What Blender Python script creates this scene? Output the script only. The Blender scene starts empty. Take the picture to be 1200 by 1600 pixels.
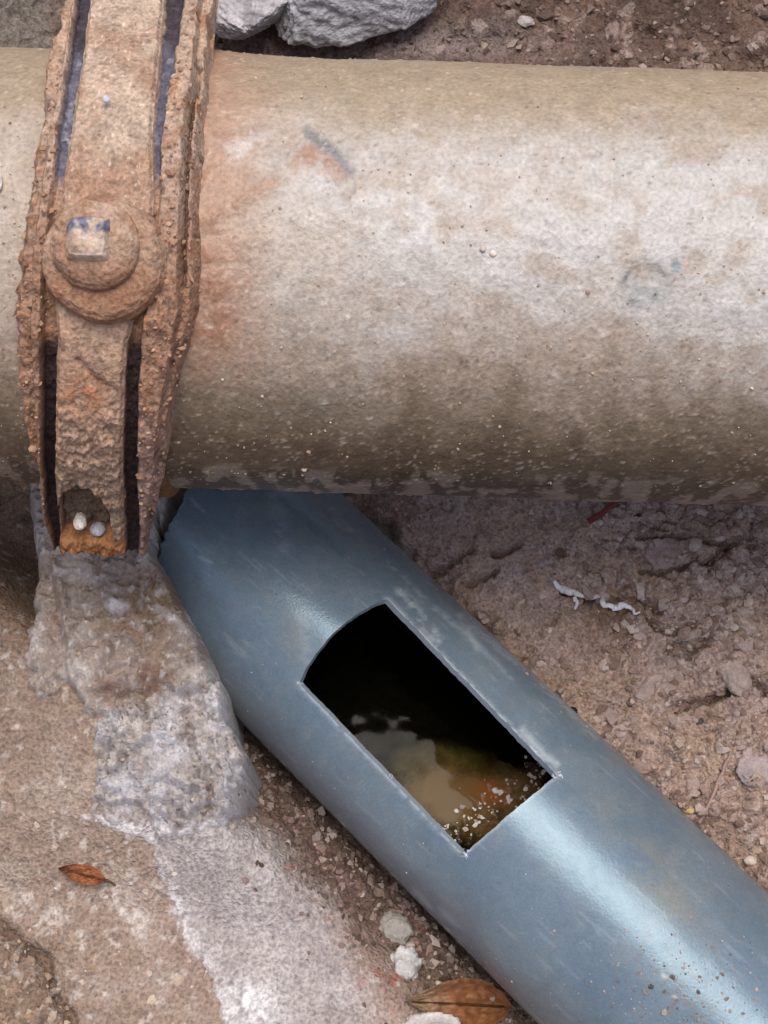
import bpy, math, random
import numpy as np
random.seed(4); rng = np.random.default_rng(11)
R = math.radians
scene = bpy.context.scene
C = scene.collection

# ------------------------------------------------------------------ camera, sky, sun, exposure
TILT = R(22); FPX = 2400.0; CAM = np.array([0.0, 0.0, 0.691])
cd = bpy.data.cameras.new('camera'); cam = bpy.data.objects.new('camera', cd); C.objects.link(cam)
cam.location = CAM; cam.rotation_euler = (TILT, 0, 0)
cd.sensor_fit = 'VERTICAL'; cd.sensor_height = 24; cd.lens = 24 * FPX / 1600
cd.clip_start = 0.01; cd.clip_end = 500
scene.camera = cam

SUN = np.array([0.02, 0.10, 0.99]); SUN /= np.linalg.norm(SUN)
w = bpy.data.worlds.new('World'); scene.world = w; w.use_nodes = True
nt = w.node_tree; bg = nt.nodes['Background']
sky = nt.nodes.new('ShaderNodeTexSky'); sky.sky_type = 'NISHITA'; sky.sun_disc = False
sky.sun_elevation = math.asin(SUN[2]); sky.sun_rotation = math.atan2(SUN[0], SUN[1])
sky.air_density = 1.0; sky.dust_density = 6.0; sky.ozone_density = 1.0
nt.links.new(sky.outputs[0], bg.inputs[0]); bg.inputs[1].default_value = 0.15
sd = bpy.data.lights.new('sun', 'SUN'); so = bpy.data.objects.new('sun', sd); C.objects.link(so)
sd.energy = 1.4; sd.angle = R(36); sd.color = (1.0, 0.98, 0.95)
from mathutils import Vector
so.rotation_euler = Vector(SUN).to_track_quat('Z', 'Y').to_euler(); so.location = (0.3, 0.5, 2)
vs = scene.view_settings; vs.view_transform = 'Standard'; vs.look = 'None'; vs.gamma = 1; vs.use_curve_mapping = False
vs.exposure = 0.05

# ------------------------------------------------------------------ pixel <-> place
FW = np.array([0, math.sin(TILT), -math.cos(TILT)]); UP = np.array([0, math.cos(TILT), math.sin(TILT)]); RT = np.array([1.0, 0, 0])
def ray(x, y):
    d = FW + RT * (x - 600) / FPX + UP * (800 - y) / FPX
    return d / np.linalg.norm(d)
def at(x, y, z):
    d = ray(x, y); return CAM + d * ((z - CAM[2]) / d[2])
def proj(P):
    V = np.asarray(P) - CAM; Z = V @ FW
    return 600 + FPX * (V @ RT) / Z, 800 - FPX * (V @ UP) / Z, Z

# ------------------------------------------------------------------ noise in numpy
def _h(ix, iy, seed):
    n = (ix.astype(np.int64) * 374761393 + iy.astype(np.int64) * 668265263 + seed * 974634777) & 0xffffffff
    n = ((n ^ (n >> 13)) * 1274126177) & 0xffffffff
    n = ((n ^ (n >> 16)) * 2246822519) & 0xffffffff
    return (n ^ (n >> 15)) & 0xffffffff
def perlin(x, y, seed=0):
    ix = np.floor(x); iy = np.floor(y); fx = x - ix; fy = y - iy
    u = fx * fx * fx * (fx * (fx * 6 - 15) + 10); v = fy * fy * fy * (fy * (fy * 6 - 15) + 10)
    def g(dx, dy):
        a = _h(ix + dx, iy + dy, seed) * (2 * math.pi / 4294967296.0)
        return np.cos(a) * (fx - dx) + np.sin(a) * (fy - dy)
    a = g(0, 0); b = g(1, 0); c = g(0, 1); d = g(1, 1)
    return 1.5 * ((a * (1 - u) + b * u) * (1 - v) + (c * (1 - u) + d * u) * v)
def fbm(x, y, o=4, seed=0, gain=0.5, lac=2.07):
    s = 0; a = 1; t = 0
    for k in range(o):
        s = s + a * perlin(x + 13.7 * k, y - 7.3 * k, seed + k); t += a; a *= gain; x = x * lac; y = y * lac
    return s / t
def ridged(x, y, o=4, seed=0):
    s = 0; a = 1; t = 0
    for k in range(o):
        s = s + a * (1 - np.abs(perlin(x, y, seed + k)) * 1.6); t += a; a *= 0.5; x = x * 2.1; y = y * 2.1
    return s / t
def worley(x, y, seed=0):
    ix = np.floor(x); iy = np.floor(y); d1 = np.full(x.shape, 9.0); d2 = np.full(x.shape, 9.0); cid = np.zeros(x.shape)
    for dx in (-1, 0, 1):
        for dy in (-1, 0, 1):
            hx = _h(ix + dx, iy + dy, seed) / 4294967296.0; hy = _h(ix + dx, iy + dy, seed + 77) / 4294967296.0
            d = np.hypot(ix + dx + hx - x, iy + dy + hy - y)
            c = d < d1
            d2 = np.where(c, d1, np.minimum(d2, d)); cid = np.where(c, _h(ix + dx, iy + dy, seed + 155) / 4294967296.0, cid); d1 = np.where(c, d, d1)
    return d1, d2, cid
def ss(a, b, x):
    t = np.clip((x - a) / (b - a), 0, 1); return t * t * (3 - 2 * t)
def lin(r, g, b):
    c = np.array([r, g, b]) / 255.0
    return np.where(c <= 0.04045, c / 12.92, ((c + 0.055) / 1.055) ** 2.4)
def mixc(a, b, m):
    return a + (b - a) * np.asarray(m)[..., None]
def blob(px, py, cx, cy, sx, sy=None, rot=0, p=1.0):
    sy = sy or sx; c, s = math.cos(R(rot)), math.sin(R(rot)); dx = px - cx; dy = py - cy
    return np.exp(-((((dx * c + dy * s) / sx) ** 2 + ((-dx * s + dy * c) / sy) ** 2) ** p))
def segd(px, py, pts):
    d = np.full(px.shape, 1e9)
    for (x0, y0), (x1, y1) in zip(pts[:-1], pts[1:]):
        dx, dy = x1 - x0, y1 - y0; t = np.clip(((px - x0) * dx + (py - y0) * dy) / (dx * dx + dy * dy), 0, 1)
        d = np.minimum(d, np.hypot(px - x0 - t * dx, py - y0 - t * dy))
    return d
def sdf(px, py, poly):                        # > 0 inside, in photo pixels
    d = segd(px, py, poly + poly[:1]); ins = np.zeros(px.shape, bool)
    for (x0, y0), (x1, y1) in zip(poly, poly[1:] + poly[:1]):
        c = ((y0 > py) != (y1 > py)) & (px < (x1 - x0) * (py - y0) / ((y1 - y0) if y1 != y0 else 1e-9) + x0)
        ins ^= c
    return np.where(ins, d, -d)

# ------------------------------------------------------------------ mesh helpers
def tag(o, label=None, cat=None, group=None, kind=None):
    for k, v in (('label', label), ('category', cat), ('group', group), ('kind', kind)):
        if v: o[k] = v
    return o
def empty(name, loc):
    o = bpy.data.objects.new(name, None); C.objects.link(o); o.location = loc; o.empty_display_size = 0.01; return o
def raw_mesh(name, V, F, col=None, smooth=True):
    V = np.asarray(V, np.float32).reshape(-1, 3); F = np.asarray(F, np.int32); k = F.shape[1]
    me = bpy.data.meshes.new(name); me.vertices.add(len(V)); me.vertices.foreach_set('co', V.ravel())
    me.loops.add(F.size); me.loops.foreach_set('vertex_index', F.ravel())
    me.polygons.add(len(F)); me.polygons.foreach_set('loop_start', np.arange(0, F.size, k, dtype=np.int32))
    me.polygons.foreach_set('use_smooth', np.full(len(F), smooth))
    me.update(calc_edges=True); me.validate()
    if col is not None:
        ca = me.color_attributes.new('Col', 'FLOAT_COLOR', 'POINT')
        c4 = np.ones((len(V), 4), np.float32); c4[:, :3] = np.clip(np.asarray(col).reshape(-1, 3), 0.002, 0.95)
        ca.data.foreach_set('color', c4.ravel())
    return me
def link(name, me, mat, parent=None):
    o = bpy.data.objects.new(name, me); C.objects.link(o); me.materials.append(mat)
    if parent is not None:
        o.parent = parent; o.matrix_parent_inverse = parent_inv(parent)
    return o
def parent_inv(p):
    from mathutils import Matrix
    m = Matrix.Translation(p.location)
    if p.parent: m = Matrix.Translation(p.location)
    return m.inverted() if p.type == 'EMPTY' else Matrix.Identity(4)
def grid_faces(n, m, keep=None, wrap=False):
    i, j = np.meshgrid(np.arange(n - 1), np.arange(m if wrap else m - 1), indexing='ij')
    jn = (j + 1) % m
    F = np.stack([i * m + j, i * m + jn, (i + 1) * m + jn, (i + 1) * m + j], -1)
    if keep is not None: F = F[keep]
    return F.reshape(-1, 4)
def compact(V, F, col):
    u, inv = np.unique(F.ravel(), return_inverse=True)
    return V.reshape(-1, 3)[u], inv.reshape(F.shape), (None if col is None else col.reshape(-1, 3)[u])
def grid_obj(name, P, col, mat, parent=None, keep=None, wrap=False):
    F = grid_faces(P.shape[0], P.shape[1], keep, wrap); V, F, c = compact(P, F, col)
    return link(name, raw_mesh(name, V, F, c), mat, parent)

def material(name, rough=0.85, grain=900, gvar=0.25, bump=0.25, bdist=0.0006, spec=0.35, fixed=None, spec_tint=None, coarse=120, cvar=0.18, rvar=0.0):
    m = bpy.data.materials.new(name); m.use_nodes = True; n = m.node_tree; L = n.links
    b = n.nodes['Principled BSDF']; tc = n.nodes.new('ShaderNodeTexCoord')
    if fixed is None:
        src = n.nodes.new('ShaderNodeVertexColor'); src.layer_name = 'Col'; colr = src.outputs[0]
    else:
        src = n.nodes.new('ShaderNodeRGB'); src.outputs[0].default_value = (*fixed, 1); colr = src.outputs[0]
    n1 = n.nodes.new('ShaderNodeTexNoise'); n1.inputs['Scale'].default_value = grain; n1.inputs['Detail'].default_value = 3
    n2 = n.nodes.new('ShaderNodeTexNoise'); n2.inputs['Scale'].default_value = coarse; n2.inputs['Detail'].default_value = 5
    for q in (n1, n2): L.new(tc.outputs['Object'], q.inputs['Vector'])
    def rng_(src_, amp):
        r = n.nodes.new('ShaderNodeMapRange'); r.inputs[1].default_value = 0.25; r.inputs[2].default_value = 0.75
        r.inputs[3].default_value = 1 - amp; r.inputs[4].default_value = 1 + amp; L.new(src_, r.inputs[0]); return r.outputs[0]
    mu = n.nodes.new('ShaderNodeMath'); mu.operation = 'MULTIPLY'
    L.new(rng_(n1.outputs[0], gvar), mu.inputs[0]); L.new(rng_(n2.outputs[0], cvar), mu.inputs[1])
    mx = n.nodes.new('ShaderNodeVectorMath'); mx.operation = 'SCALE'
    L.new(colr, mx.inputs[0]); L.new(mu.outputs[0], mx.inputs['Scale'])
    L.new(mx.outputs[0], b.inputs['Base Color'])
    b.inputs['Roughness'].default_value = rough; b.inputs['Specular IOR Level'].default_value = spec
    if rvar:
        n3 = n.nodes.new('ShaderNodeTexNoise'); n3.inputs['Scale'].default_value = 240; n3.inputs['Detail'].default_value = 7; n3.inputs['Roughness'].default_value = 0.7; L.new(tc.outputs['Object'], n3.inputs['Vector'])
        rr_ = n.nodes.new('ShaderNodeMapRange'); rr_.inputs[1].default_value = .35; rr_.inputs[2].default_value = .65; rr_.inputs[3].default_value = rough; rr_.inputs[4].default_value = rough + rvar
        L.new(n3.outputs[0], rr_.inputs[0]); L.new(rr_.outputs[0], b.inputs['Roughness'])
    if spec_tint: b.inputs['Specular Tint'].default_value = (*spec_tint, 1)
    if bump:
        bp = n.nodes.new('ShaderNodeBump'); bp.inputs['Strength'].default_value = bump; bp.inputs['Distance'].default_value = bdist
        ad = n.nodes.new('ShaderNodeMath'); ad.operation = 'ADD'; L.new(n1.outputs[0], ad.inputs[0]); L.new(n2.outputs[0], ad.inputs[1])
        L.new(ad.outputs[0], bp.inputs['Height']); L.new(bp.outputs[0], b.inputs['Normal'])
    return m
M_soil = material('soil', 0.92, 620, 0.42, 1.0, 0.0018, 0.2, coarse=200)
M_conc = material('cement', 0.9, 750, 0.22, 1.0, 0.0010, 0.25, coarse=90)
M_crust = material('dusty_crust', 0.48, 620, 0.22, 0.8, 0.0006, 0.5, coarse=140, cvar=0.12)
M_rust = material('muddy_rust', 0.85, 700, 0.38, 0.8, 0.0012, 0.25, coarse=160, cvar=0.25)
M_iron = material('bare_iron', 0.5, 500, 0.4, 0.5, 0.0006, 0.5, coarse=150, cvar=0.3)
M_rock = material('rock', 0.8, 500, 0.25, 0.8, 0.0015, 0.3, coarse=70)
M_stone = material('pebble_stone', 0.75, 900, 0.22, 0.4, 0.0005, 0.35)
M_leaf = material('dry_leaf', 0.55, 1200, 0.2, 0.4, 0.0004, 0.4, coarse=200, cvar=0.25)
M_wood = material('twig_bark', 0.8, 1500, 0.25, 0.4, 0.0003, 0.3)
M_pvc = material('grey_plastic', 0.17, 1000, 0.12, 0.22, 0.0003, 0.68, spec_tint=(0.62, 0.86, 1.0), coarse=200, cvar=0.07, rvar=0.10)
M_inner_dark = material('darkened_inside', 0.75, 600, 0.3, 0.4, 0.0006, 0.08)
M_silt = material('silt', 0.7, 900, 0.25, 0.6, 0.0008, 0.3, coarse=120)

ICO = None
def ico(sub):
    import bmesh
    bm = bmesh.new(); bmesh.ops.create_icosphere(bm, subdivisions=sub, radius=1)
    bm.verts.ensure_lookup_table()
    V = np.array([v.co[:] for v in bm.verts]); F = np.array([[v.index for v in f.verts] for f in bm.faces]); bm.free()
    return V, F
ICO1 = ico(1); ICO2 = ico(2); ICO4 = ico(4); ICO6 = ico(6)
def scatter_mesh(name, pts, rad, cols, mat, parent=None, smooth=False, squash=0.7):
    V0, F0 = ICO1; n = len(pts); nv = len(V0)
    jit = 1 + 0.22 * rng.standard_normal((n, nv, 1))
    ax = 1 + 0.3 * rng.uniform(-1, 1, (n, 1, 3)); ax[..., 2] *= squash
    ang = rng.uniform(0, 6.283, n); c, s = np.cos(ang)[:, None], np.sin(ang)[:, None]
    L = V0[None] * jit * ax * np.asarray(rad)[:, None, None]
    V = np.stack([L[..., 0] * c - L[..., 1] * s, L[..., 0] * s + L[..., 1] * c, L[..., 2]], -1) + np.asarray(pts)[:, None]
    F = (F0[None] + (np.arange(n) * nv)[:, None, None]).reshape(-1, 3)
    return link(name, raw_mesh(name, V, F, np.repeat(np.asarray(cols), nv, 0), smooth), mat, parent)
def tube(name, pts, rad, mat, parent=None, seg=8, col=None, flat=1.0):
    pts = np.asarray(pts, float); n = len(pts); rad = np.broadcast_to(rad, n); P = np.zeros((n, seg, 3))
    T = np.gradient(pts, axis=0); T /= np.linalg.norm(T, axis=1)[:, None]
    for i in range(n):
        a = np.cross(T[i], [0, 0, 1.0]); a /= np.linalg.norm(a) + 1e-9; b = np.cross(a, T[i])
        th = np.arange(seg) * 2 * math.pi / seg
        P[i] = pts[i] + rad[i] * (np.cos(th)[:, None] * a + flat * np.sin(th)[:, None] * b)
    V = np.concatenate([P.reshape(-1, 3), pts[:1], pts[-1:]]); F = grid_faces(n, seg, None, True)
    F3 = [[n * seg, (j + 1) % seg, j, j] for j in range(seg)] + [[n * seg + 1, (n - 1) * seg + j, (n - 1) * seg + (j + 1) % seg, (n - 1) * seg + (j + 1) % seg] for j in range(seg)]
    tri = np.array([f[:3] for f in F3]); F = np.concatenate([F[:, [0, 1, 2]], F[:, [0, 2, 3]], tri])
    c = np.broadcast_to(np.asarray(col), (len(V), 3)) if col is not None else None
    return link(name, raw_mesh(name, V, F, c), mat, parent)
def spread(lo, hi, step, far, grow=1.35):
    a = list(np.arange(lo, hi + step / 2, step)); s = step; l = lo; h = hi; pre = []; post = []
    while l > -far: s *= grow; l -= s; pre.append(l)
    s = step
    while h < far: s *= grow; h += s; post.append(h)
    return np.array(pre[::-1] + a + post)

# ------------------------------------------------------------------ the two pipes' axes
gA = at(529, 1018, 0.0); gB = at(989, 1466, 0.0); gD = (gB - gA) / np.linalg.norm(gB - gA); gR = 0.055
gN = np.array([-gD[1], gD[0], 0.0])              # to the upper right
BR = 0.084; BD = BR / math.sin(R(7.85)); bAng = TILT + R(8.55)
bN = -np.array([0, math.sin(bAng), -math.cos(bAng)]); bW = np.array([0, math.cos(bAng), math.sin(bAng)])
beta = R(1.8); bA = np.array([math.cos(beta), 0, 0]) - bW * math.sin(beta); bV = bW * math.cos(beta) + np.array([math.sin(beta), 0, 0])
B0 = CAM - bN * BD
def big(a, phi, r):
    a, phi, r = np.broadcast_arrays(a, phi, r)
    return B0 + a[..., None] * bA + r[..., None] * (np.cos(phi)[..., None] * bN + np.sin(phi)[..., None] * bV)

# ------------------------------------------------------------------ ground
def base_height(x, y):
    q = (x - gA[0]) * gN[0] + (y - gA[1]) * gN[1]
    right = np.interp(q, [0.050, 0.075, 0.13, 0.25], [-0.014, -0.004, 0.010, 0.022])
    left = np.interp(-q, [0.045, 0.06, 0.09, 0.13, 0.2], [-0.050, -0.028, -0.010, 0.006, 0.014])
    zc = np.interp(y, [0.02, 0.08, 0.125, 0.16, 0.2, 0.27, 0.36], [-0.002, 0.004, 0.03, 0.042, 0.055, 0.06, 0.06]) - 0.002
    k = ss(0.066, 0.105, -q); left = left * (1 - k) + np.maximum(zc, left) * k
    z = np.where(q > 0, right, left)
    z = np.where((q < 0.052) & (q > -0.046), -0.062, z)
    pb = perlin(x * 70, y * 70, 801) + .5 * perlin(x * 170, y * 170, 802)
    z = z + np.where(q > 0, 1, .6) * 0.016 * np.clip(pb, 0, 1) * np.exp(-((np.abs(q) - 0.058) / 0.010) ** 2) * (np.abs(q) > 0.047)
    # bank behind the big pipe
    bank = ss(0.34, 0.46, y)
    z = z * (1 - bank) + bank * (0.075 + 0.05 * ss(0.5, 0.7, y))
    # hollow at the far left beside the cement
    z = z - 0.006 * ss(-0.155, -0.185, x) * ss(0.16, 0.20, y) * (1 - bank)
    return z
def ground_fn(X, Y):
    zb = base_height(X, Y)
    px, py, _ = proj(np.stack([X, Y, zb], -1))
    q = (X - gA[0]) * gN[0] + (Y - gA[1]) * gN[1]
    wx = X + 0.004 * fbm(X * 60, Y * 60, 2, 5); wy = Y + 0.004 * fbm(X * 60, Y * 60, 2, 6)
    lump = fbm(wx * 32, wy * 32, 5, 1)
    fine = fbm(wx * 260, wy * 260, 3, 21)
    d1, d2, cid = worley(wx * 130, wy * 130, 3)
    e1, e2, eid = worley(wx * 330, wy * 330, 9)
    chips = (ss(0.0, 0.25, d2 - d1)) * (cid > 0.55)
    rightside = ss(-0.01, 0.01, q) * (1 - ss(0.34, 0.40, Y)); leftside = 1 - ss(-0.01, 0.01, q)
    rough_l = blob(px, py, 556, 1362, 58, 320, -44) ; rough_c = np.clip(blob(px, py, 20, 1560, 90, 110) * 1.4, 0, 1)
    back = ss(0.38, 0.44, Y)
    amp = 0.0045 * rightside + 0.0020 * leftside + 0.006 * back
    z = zb + amp * lump * 1.6
    grit = 0.55 * rightside + 0.18 * leftside + 1.0 * rough_l + 0.9 * rough_c * leftside + 0.8 * back
    far_r = rightside * ss(820, 1100, px)                     # rubbly towards the right
    z += grit * (0.0018 * fine + 0.0020 * chips * (0.4 + cid) + 0.0015 * ss(0, 0.3, e2 - e1) * (eid > 0.5))
    z += 0.0035 * far_r * (ss(0, 0.35, d2 - d1) - 0.6) * (cid > 0.35) + 0.003 * far_r * fbm(wx * 75, wy * 75, 3, 31)
    cracks = np.clip(ridged(wx * 22, wy * 34, 4, 44) - 0.82, 0, 1) * 7 * (rightside * 0.9 + back)
    z -= 0.0055 * np.clip(cracks, 0, 1) * (0.35 + 0.65 * ss(750, 1050, px))
    dk = np.clip(cracks, 0, 1) * 0.4
    for pts, dep, wd in (([(1058, 1108), (1075, 1095), (1100, 1092), (1150, 1078), (1175, 1062), (1200, 1085)], .006, 6), ([(1098, 880), (1118, 868), (1145, 852)], .004, 5),
                         ([(672, 893), (700, 885), (738, 868)], .003, 5), ([(728, 920), (750, 912), (775, 896)], .004, 5), ([(885, 915), (920, 935), (985, 945), (1030, 955)], .004, 7),
                         ([(1005, 890), (1035, 902), (1068, 890), (1082, 870)], .004, 5), ([(1000, 835), (1060, 840), (1150, 850)], .003, 5), ([(770, 870), (800, 862), (812, 850)], .003, 5),
                         ([(1050, 1000), (1090, 1003), (1110, 990)], .004, 6), ([(1015, 975), (1060, 985), (1090, 968)], .004, 5), ([(0, 1440), (30, 1480), (70, 1500), (85, 1560), (110, 1600)], .0035, 9)):
        g = np.exp(-(segd(px + 5 * fine * 2, py + 5 * lump * 3, pts) / wd) ** 2); z -= 1.9 * dep * g; dk = np.maximum(dk, 0.5 * g)
    for cx, cy, s, dep in ((878, 860, 11, .006), (860, 965, 14, .005), (1175, 850, 10, .005), (1130, 940, 10, .005), (1080, 1020, 9, .004), (640, 870, 7, .003), (775, 870, 9, .003), (715, 900, 6, .003)):
        z -= dep * blob(px, py, cx, cy, s, s * 0.9, 0, 2)
    # ---- outer trench and the land around it
    trench = np.maximum(ss(0.66, 0.95, Y + 0.03 * lump), np.maximum(ss(-0.40, -0.65, Y), ss(1.5, 1.75, np.abs(X))))
    z = z * (1 - trench) + trench * 0.26
    # ---- soil colour
    brown = lin(168, 145, 128); mauve = lin(169, 150, 142); umber = lin(118, 93, 75); pale = lin(176, 158, 149)
    sand = lin(154, 135, 120); sandp = lin(174, 159, 147); dust = lin(122, 100, 82)
    cr = mixc(brown, mauve, ss(-0.25, 0.35, fbm(X * 22, Y * 22, 3, 61)))
    cr = mixc(cr, umber, 0.85 * np.clip(blob(px, py, 945, 1010, 110, 70) + 0.9 * blob(px, py, 940, 960, 60, 14, 8) + 0.8 * blob(px, py, 620, 800, 60, 40) + 0.7 * blob(px, py, 1140, 1290, 50, 40), 0, 1) * ss(-0.4, 0.3, lump + fine * .5))
    cr = mixc(cr, lin(168, 155, 158), 0.8 * blob(px, py, 850, 890, 45, 40) * ss(-0.2, 0.4, fbm(X * 180, Y * 180, 3, 91)))
    cr = mixc(cr, pale, np.clip((cid - 0.72) * 3, 0, 0.8) * ss(0.05, 0.25, d2 - d1) * ss(700, 1000, px))
    cr = mixc(cr, pale, 0.5 * (eid > 0.86) * ss(0.05, 0.3, e2 - e1))
    cr = mixc(cr, umber, 0.4 * (eid < 0.13) * ss(0.05, 0.3, e2 - e1))
    cl = mixc(sand, sandp, ss(-0.1, 0.5, fbm(X * 40, Y * 40, 4, 71)) * 0.7)
    cl = mixc(cl, dust, 0.75 * blob(px, py, 10, 930, 90, 190)); cl = mixc(cl, dust, 0.55 * rough_c)
    cl = mixc(cl, lin(205, 195, 185), 0.6 * (eid > 0.9) * ss(0.05, 0.3, e2 - e1))
    for cx, cy, s1, s2, a in ((205, 1425, 34, 16, 35), (185, 1400, 14, 20, 0), (80, 1435, 24, 20, 0), (130, 1480, 22, 14, 0), (220, 1455, 12, 26, -20), (25, 1420, 14, 14, 0)):
        cl = mixc(cl, lin(205, 196, 188), 0.85 * blob(px, py, cx, cy, s1, s2, a) * ss(-0.25, 0.1, fine + lump))
    wash = sdf(px, py, [(120, 1280), (190, 1300), (230, 1322), (242, 1370), (265, 1420), (292, 1480), (320, 1530), (348, 1590), (356, 1660), (640, 1660), (600, 1540), (560, 1430), (500, 1340), (430, 1250), (380, 1200), (200, 1240)]) + 16 * lump + 12 * fine + 5 * fbm(X * 500, Y * 500, 2, 95)
    wm = ss(-3, 8, wash) * ss(0.112, 0.09, -q - 0.010 * 0) ** 0
    rightfade = ss(0, 70, wash + 0) + ss(60, -10, px - np.interp(py, [1300, 1600], [300, 430])); wm = wm * np.clip(rightfade, 0, 1)
    z += leftside * (0.0012 * wm - 0.0002 * wm * fine)
    wc = mixc(lin(164, 155, 152), lin(183, 175, 172), ss(-.3, .3, lump + .4 * fine)); wc = wc * (1 + .05 * fine)[..., None]
    wc = mixc(wc, lin(216, 212, 211), .75 * np.exp(-((wash - 14) / 12) ** 2) * ss(-.4, .1, fine + lump)); wc = mixc(wc, lin(222, 219, 218), np.clip(1.2 * blob(px, py, 395, 1568, 46, 30, 35), 0, 1) * ss(-.4, .1, fine + .5 * lump))
    gravel = lin(112, 94, 84); rose = lin(158, 128, 126)
    cl = mixc(cl, gravel, np.clip(rough_l * 1.6, 0, 1)); cl = mixc(cl, rose, 0.8 * np.clip(blob(px, py, 440, 1500, 170, 90, 45) , 0, 1))
    cl = mixc(cl, wc, wm * (1 - .75 * np.clip(rough_l * 1.3 - .35, 0, 1)))
    cl = mixc(cl, umber * 0.7, 0.75 * rough_l * ss(0.0, 0.3, -lump + 0.3 * fine))
    cl = mixc(cl, lin(172, 92, 78), 0.8 * ss(0.15, 0.5, fbm(X * 150, Y * 150, 2, 88)) * np.clip(blob(px, py, 605, 1545, 50, 30, 45) + blob(px, py, 690, 1470, 45, 16, 60) + 0.7 * blob(px, py, 455, 1360, 12, 10), 0, 1))
    col = mixc(cl, cr, ss(-0.005, 0.005, q))
    ct = mixc(lin(112, 92, 80), lin(88, 72, 64), ss(-0.2, 0.3, lump)); ct = mixc(ct, lin(160, 142, 132), 0.6 * (cid > 0.8) * ss(0.05, .25, d2 - d1))
    ct = mixc(ct, lin(150, 138, 138), 0.6 * blob(px, py, 620, 70, 220, 30)); ct = mixc(ct, lin(120, 112, 104), ss(110, 60, px))
    col = mixc(col, ct, ss(0.36, 0.42, Y))
    col = mixc(col, umber * 0.55, dk)
    col = mixc(col, lin(140, 120, 100), trench)
    return z, col
gx = spread(-0.235, 0.235, 0.00105, 90, 1.08); gy = spread(0.01, 0.60, 0.00105, 90, 1.08)
GX, GY = np.meshgrid(gx, gy); GZ, GC = ground_fn(GX, GY)
ground = grid_obj('ground', np.stack([GX, GY, GZ], -1), GC, M_soil); tag(ground, kind='structure')
def gz(x, y):
    i = int(np.clip(np.searchsorted(gy, y), 1, len(gy) - 1)); j = int(np.clip(np.searchsorted(gx, x), 1, len(gx) - 1))
    fy = (y - gy[i - 1]) / (gy[i] - gy[i - 1]); fx = (x - gx[j - 1]) / (gx[j] - gx[j - 1])
    return (GZ[i - 1, j - 1] * (1 - fx) + GZ[i - 1, j] * fx) * (1 - fy) + (GZ[i, j - 1] * (1 - fx) + GZ[i, j] * fx) * fy
def on_ground(px, py, lift=0.0):
    z = 0.0
    for _ in range(12):
        p = at(px, py, z); z = 0.5 * z + 0.5 * gz(p[0], p[1])
    p = at(px, py, z); p[2] += lift; return p

# ------------------------------------------------------------------ cement spill on the left
SP = [(8, 700), (300, 700), (262, 800), (262, 850), (290, 898), (328, 970), (350, 1030), (357, 1060), (360, 1110), (393, 1175), (396, 1225), (372, 1275), (330, 1303), (262, 1318),
      (200, 1308), (150, 1296), (122, 1272), (132, 1200), (140, 1130), (105, 1085), (60, 1112), (28, 1065), (34, 960), (32, 900), (22, 820)]
cx_ = np.arange(-0.215, 0.02, 0.0009); cy_ = np.arange(0.0, 0.335, 0.0009); X, Y = np.meshgrid(cx_, cy_)
zref = np.interp(Y, [0.02, 0.08, 0.125, 0.16, 0.2, 0.27], [-0.002, 0.004, 0.03, 0.042, 0.055, 0.06])
px, py, _ = proj(np.stack([X, Y, zref], -1))
nz1 = fbm(X * 45, Y * 45, 5, 101); nz2 = fbm(X * 160, Y * 160, 4, 111); nz3 = fbm(X * 400, Y * 400, 3, 121)
edge_n = 8 * nz1 + 10 * nz2 + 8 * nz3
sp_d = sdf(px, py, SP) + edge_n * np.where(px > 240, np.where(py > 1250, 1.6, 0.35), 1.0)
lump_sp = sdf(px, py, [(140, 1130), (200, 1085), (300, 1060), (350, 1045), (360, 1110), (394, 1175), (385, 1240), (345, 1290), (270, 1305), (190, 1280), (135, 1255), (132, 1190)]) + edge_n * 0.6
upper = sdf(px, py, [(8, 700), (300, 700), (262, 850), (290, 898), (328, 970), (350, 1030), (357, 1090), (300, 1105), (200, 1100), (60, 1112), (30, 1060), (34, 900)])
prof = np.where(px > 245, ss(-2, 10, sp_d), ss(-6, 26, sp_d))
ground_here = base_height(X, Y)
film = base_height(X, Y) + 0.002 + 0.005 * ss(0, 60, sp_d) + 0.0022 * nz1 + .0008 * nz2
rt_ = ss(1230, 1290, py) * ss(60, 160, (px - np.interp(py, [1250, 1640], [215, 360])) ); film -= 0.006 * rt_ * (1 - ss(0, 60, sp_d))
blockz = zref + 0.005 * nz1 + 0.006 * np.exp(-((px - 150) / 90) ** 2) - 0.006 * ss(250, 360, px) + 0.0030 * nz2 + .0010 * nz3 + 0.007 * (ridged(X * 75 + 2 * nz1, Y * 65, 5, 161) - .65)
ridge = np.exp(-(segd(px + 8 * nz1, py, [(95, 890), (105, 960), (115, 1030), (120, 1085)]) / 7) ** 2)
blockz += 0.004 * ridge - 0.004 * np.exp(-(segd(px + 8 * nz1, py, [(80, 900), (90, 1000), (100, 1060)]) / 10) ** 2)
lumpz = zref + 0.001 + 0.011 * ss(-4, 60, lump_sp) * ss(1060, 1170, py) + 0.006 * nz1 + 0.0085 * (ridged(X * 75 + 2.5 * nz1, Y * 130 + 1.5 * nz2, 4, 131) - .62) + 0.0026 * nz2 + .0009 * nz3
f1, f2, _f = worley(X * 62 + 1.2 * nz1, Y * 62 + 1.2 * nz2, 181); lumpz += 0.0050 * (ss(0, .45, f2 - f1) - .55) + .003 * (_f - .5)
um = ss(-30, 40, upper); lm = ss(-6, 18, lump_sp)
z = film * (1 - um) + blockz * um
z = np.where(lm > 0, z * (1 - lm) + lumpz * lm, z)
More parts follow.
